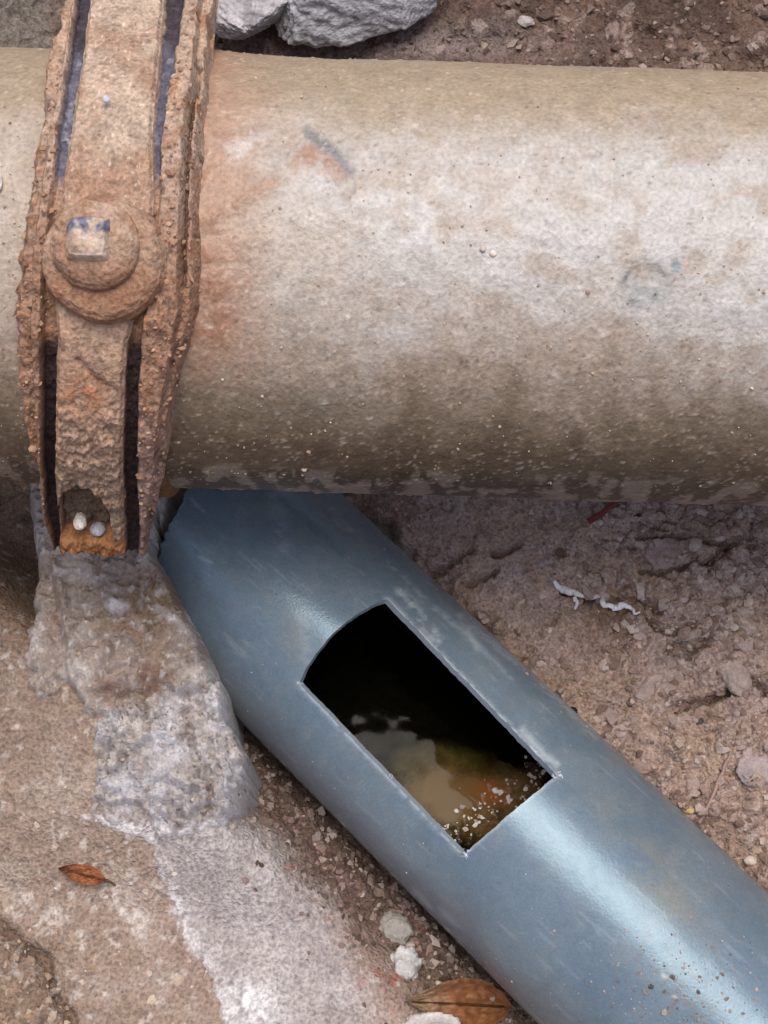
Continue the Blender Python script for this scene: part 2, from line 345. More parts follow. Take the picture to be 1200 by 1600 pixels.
s1, s2, sid = worley(X * 420 + nz2, Y * 420, 171); z += 0.0012 * nz3 + 0.0014 * nz2 + 0.0013 * ss(.5, .1, s1) * (sid > .55) - 0.0018 * ss(.45, .1, s1) * (sid < .12)
z += 0.0006 * np.exp(-((sp_d - 12) / 9) ** 2) * (px < 420) * ss(1240, 1330, py)
z = z * prof + (1 - prof) * (np.minimum(ground_here, z) - 0.006)
lil = lin(188, 181, 177); lil2 = lin(166, 157, 152); br = lin(142, 120, 102); wht = lin(222, 218, 220); blu = lin(196, 195, 200)
c = mixc(np.broadcast_to(lil2, X.shape + (3,)), lil, ss(-0.3, 0.3, nz1 + 0.4 * nz2))
c = c * (1 + .22 * nz3 + .10 * nz2)[..., None]; c = mixc(c, lin(205, 200, 198), .5 * (sid > .86) * ss(.5, .2, s1)); c = mixc(c, lin(110, 96, 90), .6 * (sid < .10) * ss(.5, .2, s1))
c = mixc(c, lin(152, 132, 116), 0.85 * (px < 250) * ss(30, 0, sp_d + 22 * nz2 + 10 * nz3) * (1 - lm))
c = mixc(c, lin(146, 126, 110), 0.55 * um * (1 - lm) * ss(-.25, .25, fbm(X * 55, Y * 55, 4, 191)))
c = mixc(c, blu, 0.8 * lm * ss(-0.2, 0.3, fbm(X * 70, Y * 70, 3, 141)))
c = mixc(c, br, np.clip(0.95 * blob(px, py, 205, 985, 100, 55, 12) + 0.9 * blob(px, py, 255, 930, 60, 45) + 0.8 * blob(px, py, 235, 1062, 40, 36) + 0.7 * blob(px, py, 175, 1090, 50, 22) + 0.6 * blob(px, py, 80, 1085, 40, 30) + 0.7 * blob(px, py, 85, 950, 22, 60), 0, 1) * ss(-0.45, 0.15, nz2 + 0.6 * nz1))
c = mixc(c, lin(128, 98, 86), 0.8 * np.clip(blob(px, py, 240, 1062, 26, 24) + blob(px, py, 172, 1080, 16, 18), 0, 1) * ss(-.3, .2, nz2))
spots = ss(0.30, 0.42, fbm(X * 300, Y * 300, 2, 151)) * (um > 0.5)
c = mixc(c, lin(206, 200, 198), 0.7 * spots)
for a in ((293, 945, 9, 16, -10), (268, 968, 12, 6, 20), (297, 920, 8, 8, 0), (180, 950, 14, 10, 0)): c = mixc(c, wht, 0.9 * blob(px, py, *a, 2))
c = mixc(c, wht, 0.85 * np.exp(-((sp_d - 13) / 10) ** 2) * (px < 430) * ss(1230, 1300, py) * ss(-.35, .1, nz2 + .5 * nz1))
c = mixc(c, wht, np.clip(1.2 * blob(px, py, 395, 1568, 52, 30, 35), 0, 1) * ss(-.5, 0, nz2))
c = mixc(c, wht, 0.5 * np.clip(blob(px, py, 345, 1110, 20, 70, 0) + blob(px, py, 345, 1030, 26, 26), 0, 1))
c = mixc(c, lin(160, 130, 128), 0.75 * np.clip(blob(px, py, 470, 1540, 80, 90, 45) + blob(px, py, 470, 1400, 34, 120, -35), 0, 1) * ss(-.4, .2, nz2 + nz1))
fade = 0 * rt_ * (1 - ss(0, 75, sp_d + 30 * nz1 + 25 * nz2)); c = mixc(c, lin(128, 108, 100), 0.85 * fade); c = mixc(c, lin(96, 80, 70), .6 * fade * ss(-.1, .3, nz3 + nz2)); z -= 0.004 * fade - .0016 * fade * nz3
k = (prof > 0.0); keep = (k[:-1, :-1] | k[1:, 1:] | k[:-1, 1:] | k[1:, :-1])
spill = grid_obj('cement_spill', np.stack([X, Y, z], -1), c, M_conc, None, keep)
tag(spill, 'pale lilac grey cement spill crusted over the soil below the rusty clamp', 'cement')
SPX, SPY, SPZ = cx_, cy_, np.where(prof > 0.3, z, -1)
def spill_z(x, y):
    j = int(np.clip(round((x - SPX[0]) / 0.0009), 0, len(SPX) - 1)); i = int(np.clip(round((y - SPY[0]) / 0.0009), 0, len(SPY) - 1)); return SPZ[i, j]
def on_top(px, py, lift=0.0):
    best = None
    for z in np.arange(0.12, -0.07, -0.0006):
        p = at(px, py, z)
        if max(gz(p[0], p[1]), spill_z(p[0], p[1])) >= z: best = p; break
    if best is None: best = on_ground(px, py)
    best = best.copy(); best[2] += lift; return best

# ------------------------------------------------------------------ rocks behind the big pipe
def rock(name, cpx, cpy, z, rx, ry, rz, seed, label, colA, colB, V0F0=ICO6, rot=0.0, rough=0.16):
    V0, F0 = V0F0; p = at(cpx, cpy, z)
    n = fbm(V0[:, 0] * 1.3 + V0[:, 2] * 1.9 + seed, V0[:, 1] * 1.3 - V0[:, 2] * 1.1, 5, seed) + 0.35 * fbm(V0[:, 0] * 6 + V0[:, 2] * 4, V0[:, 1] * 6 + V0[:, 2] * 3, 5, seed + 5, 0.6)
    rd = ridged(V0[:, 0] * 3 + V0[:, 2] * 2, V0[:, 1] * 3.0 + V0[:, 2], 4, seed + 9)
    V = V0 * (1 + rough * 1.6 * n + rough * 0.7 * (rd - 0.6))[:, None]
    V = np.sign(V) * np.abs(V) ** 0.85
    rg = np.random.default_rng(seed)
    for _ in range(22):
        d = rg.normal(0, 1, 3); d /= np.linalg.norm(d); o_ = rg.uniform(.62, .88); e = np.maximum(V @ d - o_, 0); V = V - (e * .9)[:, None] * d
    V = V * (1 + .05 * n + .07 * (ridged(V[:, 0] * 5 + V[:, 2] * 3, V[:, 1] * 5 + V[:, 2] * 4, 5, seed + 20) - .6) + .035 * fbm(V[:, 0] * 16 + V[:, 2] * 9, V[:, 1] * 16 - V[:, 2] * 7, 3, seed + 30))[:, None]
    V = V * np.array([rx, ry, rz]); c, s = math.cos(rot), math.sin(rot)
    V = np.stack([V[:, 0] * c - V[:, 1] * s, V[:, 0] * s + V[:, 1] * c, V[:, 2]], -1) + p
    cl = mixc(np.broadcast_to(colA, (len(V), 3)), colB, ss(-0.25, 0.35, n))
    cl = mixc(cl, lin(120, 100, 88), 0.5 * ss(0.1, 0.5, -n))
    return tag(link(name, raw_mesh(name, V, F0, cl), M_rock), label, 'rock')
rock('rock', 548, -52, 0.10, 0.060, 0.042, 0.030, 3, 'bluish grey rock with a jagged lower edge lying in dark soil', lin(204, 205, 210), lin(172, 170, 175), rot=0.1, rough=.23)
rock('rock', 372, 4, 0.10, 0.027, 0.026, 0.018, 7, 'small pale grey rock wedged against the clamp behind the pipe', lin(190, 187, 190), lin(150, 145, 148), rot=-0.5)

# ------------------------------------------------------------------ big dirty pipe
pa = spread(-0.19, 0.20, 0.0009, 1.7, 1.1)
ph_f = np.arange(R(-104), R(104), 0.0009 / BR); ph_b = np.linspace(R(104), R(256), 40)
ph = np.concatenate([ph_f, ph_b[1:-1]])
A, PH = np.meshgrid(pa, ph, indexing='ij'); S = PH * BR
px, py, _ = proj(big(A, PH, np.full(A.shape, BR)))
n1 = fbm(A * 25, S * 25, 5, 201); n2 = fbm(A * 120, S * 120, 4, 211); n3 = fbm(A * 420, S * 420, 3, 221); n4 = fbm(A * 60, S * 14, 4, 231)
deg = np.degrees(PH)
nearclamp = ss(470, 290, px + 60 * n1 + 25 * n2) * ss(640, 500, py + 50 * n2) * (px > 200)
e1, e2, eid = worley(A * 420 + 1.5 * n2, S * 420, 240)
flake = ss(-54, -58, deg + 4 * n2 + 3 * n1) * ss(0.02, 0.14, fbm(A * 95, S * 40, 3, 251) + 0.10 * n3 + 0.03)
rr = BR + 0.0006 * n1 + 0.00035 * n2 + 0.00016 * n3 * (0.4 + ss(0, -50, deg)) + nearclamp * (0.0016 + 0.0012 * n2 + 0.0006 * n3) + 0.00035 * flake + 0.0004 * (eid > 0.93) * ss(0.35, 0.1, e1)
dent = np.maximum(blob(px, py, 1012, 448, 36, 32, 10, 2), 0.9 * blob(px, py, 1056, 416, 8, 13, -15, 2)); scuff = blob(px, py, 512, 232, 34, 12, 40, 1.5)
ringd = np.exp(-((np.hypot((px - 1010) / 1.1, py - 448) + 5 * n2 - 33) / 4.5) ** 2)
rr -= 0.0005 * dent + 0.0004 * scuff
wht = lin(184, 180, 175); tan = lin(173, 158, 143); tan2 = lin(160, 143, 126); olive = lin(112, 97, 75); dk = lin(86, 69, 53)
c = mixc(np.broadcast_to(tan, A.shape + (3,)), wht, np.clip(ss(-0.75, 0.35, n1 * .7 + 0.3 * n2 - 0.012 * np.abs(deg - 12) + 0.06 + 0.2 * ss(650, 1100, px)) * ss(340, 560, px + 60 * n1), 0, 1))  # whitish band: worn dust plus painted glare, stronger towards the right
c = mixc(c, tan2, 0.7 * ss(0.0, 0.45, fbm(A * 55, S * 70, 4, 261)))
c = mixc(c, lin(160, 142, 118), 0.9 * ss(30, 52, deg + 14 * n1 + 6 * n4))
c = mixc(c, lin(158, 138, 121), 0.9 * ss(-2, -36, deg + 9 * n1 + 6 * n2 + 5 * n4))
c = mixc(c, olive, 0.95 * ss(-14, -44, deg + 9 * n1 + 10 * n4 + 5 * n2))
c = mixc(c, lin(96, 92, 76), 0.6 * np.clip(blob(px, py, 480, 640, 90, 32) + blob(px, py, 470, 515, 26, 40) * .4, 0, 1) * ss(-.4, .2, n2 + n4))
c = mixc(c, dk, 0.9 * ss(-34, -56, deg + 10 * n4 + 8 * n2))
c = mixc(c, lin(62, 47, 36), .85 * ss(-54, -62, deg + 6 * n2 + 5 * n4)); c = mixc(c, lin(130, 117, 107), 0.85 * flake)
mudp = np.clip(nearclamp * 1.15, 0, 1) * ss(-.55, .05, n2 + .4 * n3 + .5 * nearclamp); c = mixc(c, lin(166, 132, 108), .9 * mudp); c = mixc(c, lin(146, 102, 76), 0.75 * np.clip(mudp + blob(px, py, 318, 470, 34, 70, 10), 0, 1) * ss(330, 430, py) * ss(560, 510, py) * ss(-.3, .2, n2) * (px < 420))
c = mixc(c, lin(150, 152, 148), 0.8 * dent * ss(-.5, .2, n2)); c = mixc(c, lin(84, 86, 84), 0.95 * ringd * ss(-.3, .15, n2 + n1 * .3) * ss(60, -30, (px - 1010) + (py - 448))); c = mixc(c, lin(118, 130, 136), 0.8 * blob(px, py, 1057, 416, 8, 13, -15, 2))
c = mixc(c, lin(126, 128, 130), 0.8 * scuff * ss(-.4, .1, n2)); c = mixc(c, lin(165, 118, 86), 0.8 * blob(px, py, 490, 248, 24, 14, 30) * ss(-.3, .2, n2))
smear = np.exp(-(segd(px + 8 * n2, py + 10 * n1, [(330, 345), (380, 310), (425, 290), (455, 262), (490, 240), (520, 262), (545, 290)]) / 13) ** 2) * ss(-.35, .15, n2); c = mixc(c, lin(158, 122, 96), .7 * smear); rr = rr + .0006 * smear * (1 + n3)
c = mixc(c, lin(110, 112, 114), .75 * np.exp(-(segd(px + 6 * n2, py + 6 * n2, [(482, 208), (505, 222), (525, 240), (545, 268)]) / 8) ** 2))
c = mixc(c, lin(196, 194, 192), 0.6 * np.clip(blob(px, py, 390, 232, 40, 22, -10) + blob(px, py, 640, 330, 90, 50), 0, 1) * ss(-.2, .2, n2))
c = mixc(c, lin(215, 202, 190), 0.45 * (eid > 0.95) * ss(0.4, 0.15, e1)); c = mixc(c, lin(110, 88, 70), 0.5 * (eid < 0.06) * ss(0.4, 0.15, e1))
g1, g2, gid = worley(A * 620 + n2, S * 620, 271); wgt = (0.2 + 0.8 * ss(25, -35, deg)) * (.35 + .65 * ss(-.25, .3, fbm(A * 35, S * 35, 3, 281)))
c = mixc(c, lin(208, 190, 172), 0.5 * wgt * (gid > 0.84) * ss(0.5, 0.2, g1)); c = mixc(c, lin(92, 76, 60), 0.5 * wgt * (gid < 0.14) * ss(0.5, 0.2, g1)); c = c * (1 + 0.26 * n3 * wgt + 0.10 * n2)[..., None]
rr = rr + 0.00025 * wgt * (gid > 0.84) * ss(0.5, 0.2, g1)
dirty = empty('dirty_pipe', B0 - np.array([0, 0, BR]))
tag(dirty, 'large dust caked pipe crossing horizontally above the grey plastic pipe', 'pipe')
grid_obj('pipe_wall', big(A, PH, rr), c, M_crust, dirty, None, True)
# crumbs of grit lying on it
n = 900; ca = rng.uniform(-0.17, 0.2, n); cp = np.radians(np.clip(rng.normal(-8, 32, n), -60, 60)); rad = np.clip(rng.lognormal(-8.15, 0.40, n), .00012, .0011)
ca[:260] = -0.098 + 0.02 * rng.standard_normal(260); cp[:260] = np.radians(rng.normal(8, 22, 260)); rad[:260] *= 1.25
cc = mixc(np.broadcast_to(lin(200, 180, 160), (n, 3)), lin(140, 100, 74), rng.random(n) ** 1.6)
o = scatter_mesh('grit_crumbs', big(ca, cp, np.full(n, BR + 0.0004)), rad, cc, M_stone, dirty); o['kind'] = 'stuff'

# ------------------------------------------------------------------ clamp on the big pipe: profile in the plane across the pipe
PH0 = R(46); PR = BR + 0.009
def prof_pt(l):                                   # l: arc length from the view axis; returns (n, v) and outward normal (nn, nv)
    s = np.sign(l); al = np.abs(l); la = PH0 * PR; phi = np.minimum(al, la) / PR; t = np.maximum(al - la, 0)
    bend = np.where(t > 0, 0, 0)
    n = PR * np.cos(phi) - t * math.sin(PH0); v = (PR * np.sin(phi) + t * math.cos(PH0)) * s
    return n, v, np.cos(phi), np.sin(phi) * s
def clamp_pt(a, l, h):
    a, l, h = np.broadcast_arrays(a, l, h); n, v, nn, nv = prof_pt(l)
    return B0 + a[..., None] * bA + (n + h * nn)[..., None] * bN + (v + h * nv)[..., None] * bV
ls = np.arange(-0.150, 0.150, 0.0007)
line = clamp_pt(np.full(ls.shape, -0.105), ls, np.full(ls.shape, 0.006)); lx, ly, lZ = proj(line)
def row_l(y): return float(np.interp(-y, -ly[::1], ls)) if ly[0] < ly[-1] else float(np.interp(y, ly[::-1], ls[::-1]))
KY = [-120, 0, 70, 200, 300, 400, 480, 540, 600, 700, 760, 820, 865, 900]
K = {'oL': [98, 84, 62, 50, 40, 28, 22, 22, 28, 52, 68, 76, 88, 92], 'rL': [112, 98, 88, 66, 56, 48, 46, 50, 54, 66, 72, 78, 90, 95],
     'gL': [116, 104, 97, 82, 74, 66, 64, 66, 68, 72, 76, 82, 93, 98], 'sL': [136, 124, 118, 101, 90, 84, 84, 90, 90, 92, 94, 100, 104, 106],
     'sR': [246, 242, 238, 230, 236, 232, 215, 199, 198, 199, 201, 205, 208, 209], 'gR': [276, 271, 262, 243, 243, 240, 228, 220, 220, 222, 224, 228, 229, 230],
     'rR': [302, 298, 292, 278, 276, 276, 280, 272, 262, 252, 248, 242, 238, 236], 'oR': [322, 314, 306, 296, 293, 298, 298, 286, 274, 266, 263, 252, 241, 238]}
def key(k, y): return np.interp(y, KY, K[k])
def to_a(x, y, Z): return (x - 600) / FPX * Z
l_end = row_l(880) - 0.002
lrow = ls[ls > l_end - 0.0005]
pl = clamp_pt(np.full(lrow.shape, -0.105), lrow, np.full(lrow.shape, 0.006)); _, yr, Zr = proj(pl)
yr = np.minimum(yr, 899)
U = np.linspace(0, 1, 300)
mudw = np.interp(yr, [0, 90, 200, 540, 680, 760], [2, 10, 18, 18, 9, 2]); xl = key('oL', yr) - mudw; xr = key('oR', yr) + mudw
XP = xl[:, None] + (xr - xl)[:, None] * U[None]; YP = np.broadcast_to(yr[:, None], XP.shape); LL = np.broadcast_to(lrow[:, None], XP.shape)
AA = (XP - 600) / FPX * Zr[:, None] / bA[0] - (0)                 # along the pipe
ks = {k: key(k, yr)[:, None] for k in K}
m1 = fbm(AA * 60, LL * 60, 4, 301); m2 = fbm(AA * 170, LL * 170, 4, 311); m3 = fbm(AA * 450, LL * 450, 3, 321)
wob = 3 * m1 + 2 * m2
def between(x, a, b, e=3.0): return ss(-e, e, x - a) * ss(-e, e, b - x)
xw = XP + wob
rib = between(xw, ks['rL'], ks['gL'], 4) + between(xw, ks['gR'], ks['rR'], 4)
fe = mudw[:, None] * .9; xq = XP + 9 * m1 + 4 * m2; flange = ss(-1, .35, (xq - ks['oL']) / fe) * ss(-1, .35, (ks['oR'] - xq) / fe)
groove = between(xw, ks['gL'], ks['sL'], 2.5) + between(xw, ks['sR'], ks['gR'], 2.5)
ribh = np.interp(YP, [-100, 60, 300, 480, 600, 760, 900], [0.005, 0.005, 0.004, 0.005, 0.005, 0.005, 0.002])
h = -0.0108 + 0.0108 * flange + ribh * rib + 0.0028 * m1 * (1 - groove * .7) + 0.0016 * m2 + 0.0009 * m3 - (0.0003 + 0.0018 * ss(430, 560, YP)) * groove
boss = ss(0, 26, 108 - np.hypot(XP - 160, (YP - 405) * 1.0) + 4 * wob)
h -= 0.0125 * between(XP, ks['sL'] + 6, ks['sR'] - 6, 4) * ss(480, 500, YP)
h = h * (1 - boss) + boss * (0.0055 + 0.0012 * m1 + 0.0008 * m2)
notchline = np.exp(-((xw - (ks['rR'] + 7)) / 3.0) ** 2) * ss(60, 120, YP) * ss(470, 400, YP); h -= 0.0028 * notchline
tan = lin(178, 153, 134); rust = lin(148, 112, 90); rusto = lin(160, 119, 90); gm = lin(98, 96, 112); gd = lin(54, 40, 40); mv = lin(150, 128, 122)
c = mixc(np.broadcast_to(tan, XP.shape + (3,)), rust, np.clip(ss(180, 470, YP + 120 * m1) * 0.8 + 0.5 * ss(0, .4, m2), 0, 1))
c = mixc(c, rusto, 0.7 * ss(0.05, 0.4, m1 + 0.4 * m2)); c = mixc(c, mv, 0.65 * ss(600, 760, YP + 60 * m1) * ss(150, 190, XP))
c = mixc(c, lin(84, 58, 46), 0.75 * ss(0.15, 0.45, fbm(AA * 110, LL * 60, 3, 331)) * ss(420, 560, YP))
gcol = mixc(mixc(np.broadcast_to(gm, XP.shape + (3,)), lin(150, 150, 158), ss(0.1, 0.5, m2) * .8), gd, ss(300, 560, YP + 80 * m1))
gcol = mixc(gcol, lin(60, 48, 52), ss(70, 30, YP + 40 * m1) * 0.8)
gm_ = np.clip(groove * (1 - boss) * ss(-.75, -.3, m2 + .2) * (1 - ss(255, 290, YP) * ss(560, 520, YP)), 0, 1)
c = c * (1 + .30 * m3 + .22 * m2)[..., None]; c = mixc(c, lin(72, 50, 40), .6 * ss(.22, .42, fbm(AA * 260, LL * 260, 3, 341)))
c = mixc(c, gcol, gm_); c = mixc(c, lin(78, 50, 40), 0.7 * notchline)
P = clamp_pt(AA, LL, h)
# closed underside: a rim running down to the pipe surface on both long sides and at the end
Pin = clamp_pt(AA, LL, np.full(h.shape, -0.012))
P2 = np.concatenate([Pin[:, :1], P, Pin[:, -1:]], 1); c2 = np.concatenate([c[:, :1], c, c[:, -1:]], 1)
low = clamp_pt(np.concatenate([AA[:1, :1], AA[:1], AA[:1, -1:]], 1), np.full((1, 302), lrow[0]), np.full((1, 302), -0.012))
P2 = np.concatenate([low, P2], 0); c2 = np.concatenate([c2[:1] * 0 + lin(120, 80, 52), c2], 0)
clamp = empty('pipe_clamp', clamp_pt(np.array(-0.105), np.array(0.0), np.array(-0.009)))
tag(clamp, 'rusty mud covered iron clamp with one large bolt around the dirty pipe', 'clamp')
grid_obj('saddle', P2, c2, M_rust, clamp)
def strap(name, y0, y1, base, parent, pocket=False, seed=0):
    la, lb = row_l(y1), row_l(y0)
    lr = lrow[(lrow >= la) & (lrow <= lb)]; p = clamp_pt(np.full(lr.shape, -0.105), lr, np.full(lr.shape, 0.006)); _, y_, Z_ = proj(p); y_ = np.minimum(y_, 899)
    U = np.linspace(0, 1, 150); a0 = key('sL', y_) + 1; a1 = key('sR', y_) - 1
    jl = 2.2 * perlin(lr * 120, lr * 0 + 3, seed) ; jr = 2.2 * perlin(lr * 120, lr * 0 + 9, seed)
    x_ = (a0 + jl)[:, None] + (a1 + jr - a0 - jl)[:, None] * U; yy = np.broadcast_to(y_[:, None], x_.shape); l_ = np.broadcast_to(lr[:, None], x_.shape)
    a_ = (x_ - 600) / FPX * Z_[:, None] / bA[0]
    q1 = fbm(a_ * 50, l_ * 50, 4, seed + 1); q2 = fbm(a_ * 170, l_ * 170, 4, seed + 2); q3 = fbm(a_ * 480, l_ * 480, 3, seed + 3)
    ed = np.minimum(np.minimum(U, 1 - U)[None] * (a1 - a0)[:, None], 99)
    hh = base + 0.0012 * q1 + 0.0006 * q2 + 0.0003 * q3 - 0.0018 * (1 - ss(0, 7, ed))
    c = mixc(np.broadcast_to(lin(182, 160, 140), x_.shape + (3,)), lin(168, 138, 116), ss(-.2, .4, q1 + .3 * q2))
    if pocket:
        hh = hh + 0.0020 * q2 * ss(590, 680, yy) + 0.0012 * q3 * ss(600, 700, yy)
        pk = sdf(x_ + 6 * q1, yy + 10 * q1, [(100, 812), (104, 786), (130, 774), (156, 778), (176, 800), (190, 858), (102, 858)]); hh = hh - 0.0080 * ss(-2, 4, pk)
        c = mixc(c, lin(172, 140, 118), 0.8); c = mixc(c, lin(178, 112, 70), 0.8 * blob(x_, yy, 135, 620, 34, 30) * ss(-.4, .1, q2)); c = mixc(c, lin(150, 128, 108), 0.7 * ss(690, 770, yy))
        c = mixc(c, lin(108, 90, 74), 0.9 * ss(0, 6, pk)); c = mixc(c, lin(156, 108, 70), ss(846, 856, yy + 6 * q1) * ss(0.6, .2, q2))  # hollow floor coloured darker to deepen the shade in the recess; rust lip below
        hh = hh - 0.0014 * np.exp(-(segd(x_, yy + 8 * q1, [(125, 570), (150, 595), (185, 615)]) / 6) ** 2)
        c = mixc(c, lin(100, 68, 50), .55 * ss(-.3,.2,q2) * np.exp(-(segd(x_ + 10 * q2, yy + 14 * q1 + 8 * q2, [(125, 570), (150, 595), (185, 615)]) / 6) ** 2))
    else:
        c = mixc(c, lin(164, 128, 104), 0.6 * ss(160, 330, yy + 60 * q1)); c = mixc(c, lin(214, 196, 180), 0.6 * ss(.36, .42, q3))
    c = c * (1 + .22 * q3 + .16 * q2)[..., None]; c = mixc(c, lin(104, 76, 60), .45 * ss(.25, .45, fbm(a_ * 300, l_ * 300, 3, seed + 7)))
    P = clamp_pt(a_, l_, hh); lo = clamp_pt(a_, l_, np.full(hh.shape, -0.008))
    P = np.concatenate([lo[:, :1], P, lo[:, -1:]], 1); c = np.concatenate([c[:, :1], c, c[:, -1:]], 1)
    l0 = np.concatenate([lo[:1, :1], lo[:1], lo[:1, -1:]], 1); l1 = np.concatenate([lo[-1:, :1], lo[-1:], lo[-1:, -1:]], 1)
    P = np.concatenate([l0, P, l1], 0); c = np.concatenate([c[:1], c, c[-1:]], 0)
    return grid_obj(name, P, c, M_rust, parent)
o = strap('strap', -110, 330, 0.0050, clamp, seed=340); o['label'] = 'smooth tan dirt covered upper strap'
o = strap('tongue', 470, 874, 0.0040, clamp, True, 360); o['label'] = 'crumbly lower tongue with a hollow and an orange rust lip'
# boss washer, nut and bolt end facing outwards
def disc(name, cx, cy, prof, mat, col_fn, seed, parent, square=0.0, nr=60, na=180):
    l0 = row_l(cy); c0 = clamp_pt(np.array(-0.1), np.array(l0), np.array(0.0)); _, _, Z = proj(c0); a0 = (cx - 600) / FPX * Z / bA[0]
    O = clamp_pt(np.array(a0), np.array(l0), np.array(0.0)); n, v, nn, nv = prof_pt(np.array(l0)); N = nn * bN + nv * bV; T = np.cross(N, bA)
    rp = np.linspace(0, 1, nr); th = np.arange(na) * 2 * math.pi / na; RR, TH = np.meshgrid(rp, th, indexing='ij')
    rk = np.array([p[0] for p in prof]); hk = np.array([p[1] for p in prof]); tk = np.linspace(0, 1, len(prof))
    rad = np.interp(RR, tk, rk) / FPX * Z; hh = np.interp(RR, tk, hk)
    if square: rad = rad / np.maximum(np.abs(np.cos(TH)), np.abs(np.sin(TH))) ** square
    xx = rad * np.cos(TH); zz = rad * np.sin(TH)
    d1 = fbm(xx * 70 + seed, zz * 70, 4, seed); d2 = fbm(xx * 220 + seed, zz * 220, 4, seed + 2); d3 = fbm(xx * 500, zz * 500, 2, seed + 4)
    g = 1 + 0.05 * d1 + 0.03 * d2; hh = hh + (0.0012 * d1 + 0.0007 * d2 + 0.0003 * d3)
    P = O + (xx * g)[..., None] * bA + (zz * g)[..., None] * T + hh[..., None] * N
    return grid_obj(name, P, col_fn(RR, TH, d1, d2, xx, zz), mat, parent, None, True)
rustf = lambda a, b, lo: (lambda RR, TH, d1, d2, xx, zz: mixc(mixc(np.broadcast_to(a, RR.shape + (3,)), b, ss(-.2, .35, d1 + .4 * d2)), lo, 0.7 * ss(0.002, -0.012, zz + .01 * d1)))
disc('washer', 166, 404, [(0, .009), (60, .0095), (82, .0095), (92, .0078), (98, .004), (101, -.006)], M_rust, rustf(lin(170, 142, 120), lin(154, 118, 95), lin(148, 106, 80)), 401, clamp)
nut = disc('nut', 156, 384, [(0, .0150), (30, .0150), (50, .0146), (60, .0135), (67, .0115), (70, .008), (71, .002)], M_rust, rustf(lin(178, 152, 132), lin(164, 130, 106), lin(140, 102, 78)), 411, clamp)
def boltcol(RR, TH, d1, d2, xx, zz):
    c = mixc(np.broadcast_to(lin(186, 164, 146), RR.shape + (3,)), lin(92, 98, 120), 0.95 * ss(-0.0005, 0.002, zz) * ss(-.35, .1, d2 + .3 * d1) * ss(1.0, 0.8, RR)); return mixc(c, lin(150, 112, 86), .6 * ss(0, .4, d1) + .3 * ss(.8, 1, RR))
o = disc('bolt_end', 150, 377, [(0, .0186), (20, .0186), (27, .0181), (31, .0165), (34, .015), (36, .011)], M_iron, boltcol, 421, nut, 0.75); o['label'] = 'squarish bolt end with bare bluish metal'
# grit stuck to the clamp
n = 1500; idx = rng.integers(40, P2.shape[0] - 100, n), rng.integers(10, 290, n); gk = np.concatenate([gm_[:, :1], gm_, gm_[:, -1:]], 1); gk = np.concatenate([gk[:1], gk], 0)[idx] < .2; idx = idx[0][gk], idx[1][gk]; n = int(gk.sum())
cc = mixc(np.broadcast_to(lin(182, 150, 124), (n, 3)), lin(132, 92, 68), rng.random(n) ** 1.2)
o = scatter_mesh('grit_crumbs', P2[idx] + bN * 0.0003, np.clip(rng.lognormal(-7.75, 0.5, n), .0002, .0018), cc, M_stone, clamp); o['kind'] = 'stuff'
# the lower half of the clamp, round the underside of the pipe
phl = np.linspace(R(62), R(298), 90); wl = np.linspace(-0.018, 0.018, 16); PHL, WL = np.meshgrid(phl, wl, indexing='ij')
hl = BR + 0.004 + 0.0015 * fbm(WL * 60, PHL * 6, 3, 450) - 0.006 * (np.abs(WL) > 0.0175)
grid_obj('lower_saddle', big(WL - 0.097, PHL, hl), np.broadcast_to(lin(120, 86, 62), PHL.shape + (3,)) * (1 + .3 * fbm(WL * 80, PHL * 8, 3, 460))[..., None], M_rust, clamp)

# ------------------------------------------------------------------ grey plastic pipe with the sawn window
def cyl_hit(px, py, r=gR):
    d = ray(px, py); o = CAM - gA; dd = d - (d @ gD) * gD; oo = o - (o @ gD) * gD
    a = dd @ dd; b = 2 * dd @ oo; c_ = oo @ oo - r * r; D = b * b - 4 * a * c_; t = (-b - math.sqrt(max(D, 0))) / (2 * a)
    p = CAM + t * d - gA; return p @ gD, math.atan2(p @ gN, p[2])
def gpt(s, th, r):
    s, th, r = np.broadcast_arrays(s, th, r)
    return gA + s[..., None] * gD + r[..., None] * (np.sin(th)[..., None] * gN + np.cos(th)[..., None] * np.array([0, 0, 1.0]))
hA, hB, hC, hD = cyl_hit(467, 1068), cyl_hit(605, 936), cyl_hit(870, 1212), cyl_hit(724, 1336)
print('HOLE', hA, hB, hC, hD)
# warped parameters: (u, v) in [0,1]^2 is the window, extended linearly outside it
s0u, t0 = hA; thick = 0.0034
n_hs, n_ht = 150, 56
sa, sc = (hA[0] + hB[0]) / 2, (hC[0] + hD[0]) / 2; tl, tr = (hA[1] + hD[1]) / 2, (hB[1] + hC[1]) / 2
sg = np.concatenate([np.arange(-0.16, sa - 0.0004, 0.0016), np.linspace(sa, sc, n_hs), np.arange(sc + 0.0016, sc + 0.12, 0.0016), sc + 0.12 + np.cumsum(0.002 * 1.3 ** np.arange(20))])
is0 = int(np.argmin(np.abs(sg - sa))); is1 = is0 + n_hs - 1
tg = np.concatenate([np.linspace(tr - 2 * math.pi, tl, 190)[1:-1], np.linspace(tl, tr, n_ht)]); it0 = len(tg) - n_ht; it1 = len(tg) - 1
SG, TG = np.meshgrid(sg, tg, indexing='ij')
uu = (SG - sa) / (sc - sa); tgm = np.where(TG < tl - math.pi, TG + 2 * math.pi, TG); vv = (TG - tl) / (tr - tl)
wu = np.exp(-np.maximum(0, np.maximum(-uu, uu - 1)) ** 2 * 8); wv = np.where((TG >= tl), 1, np.exp(-(np.minimum(tl - TG, TG - (tr - 2 * math.pi)) / 0.5) ** 2))
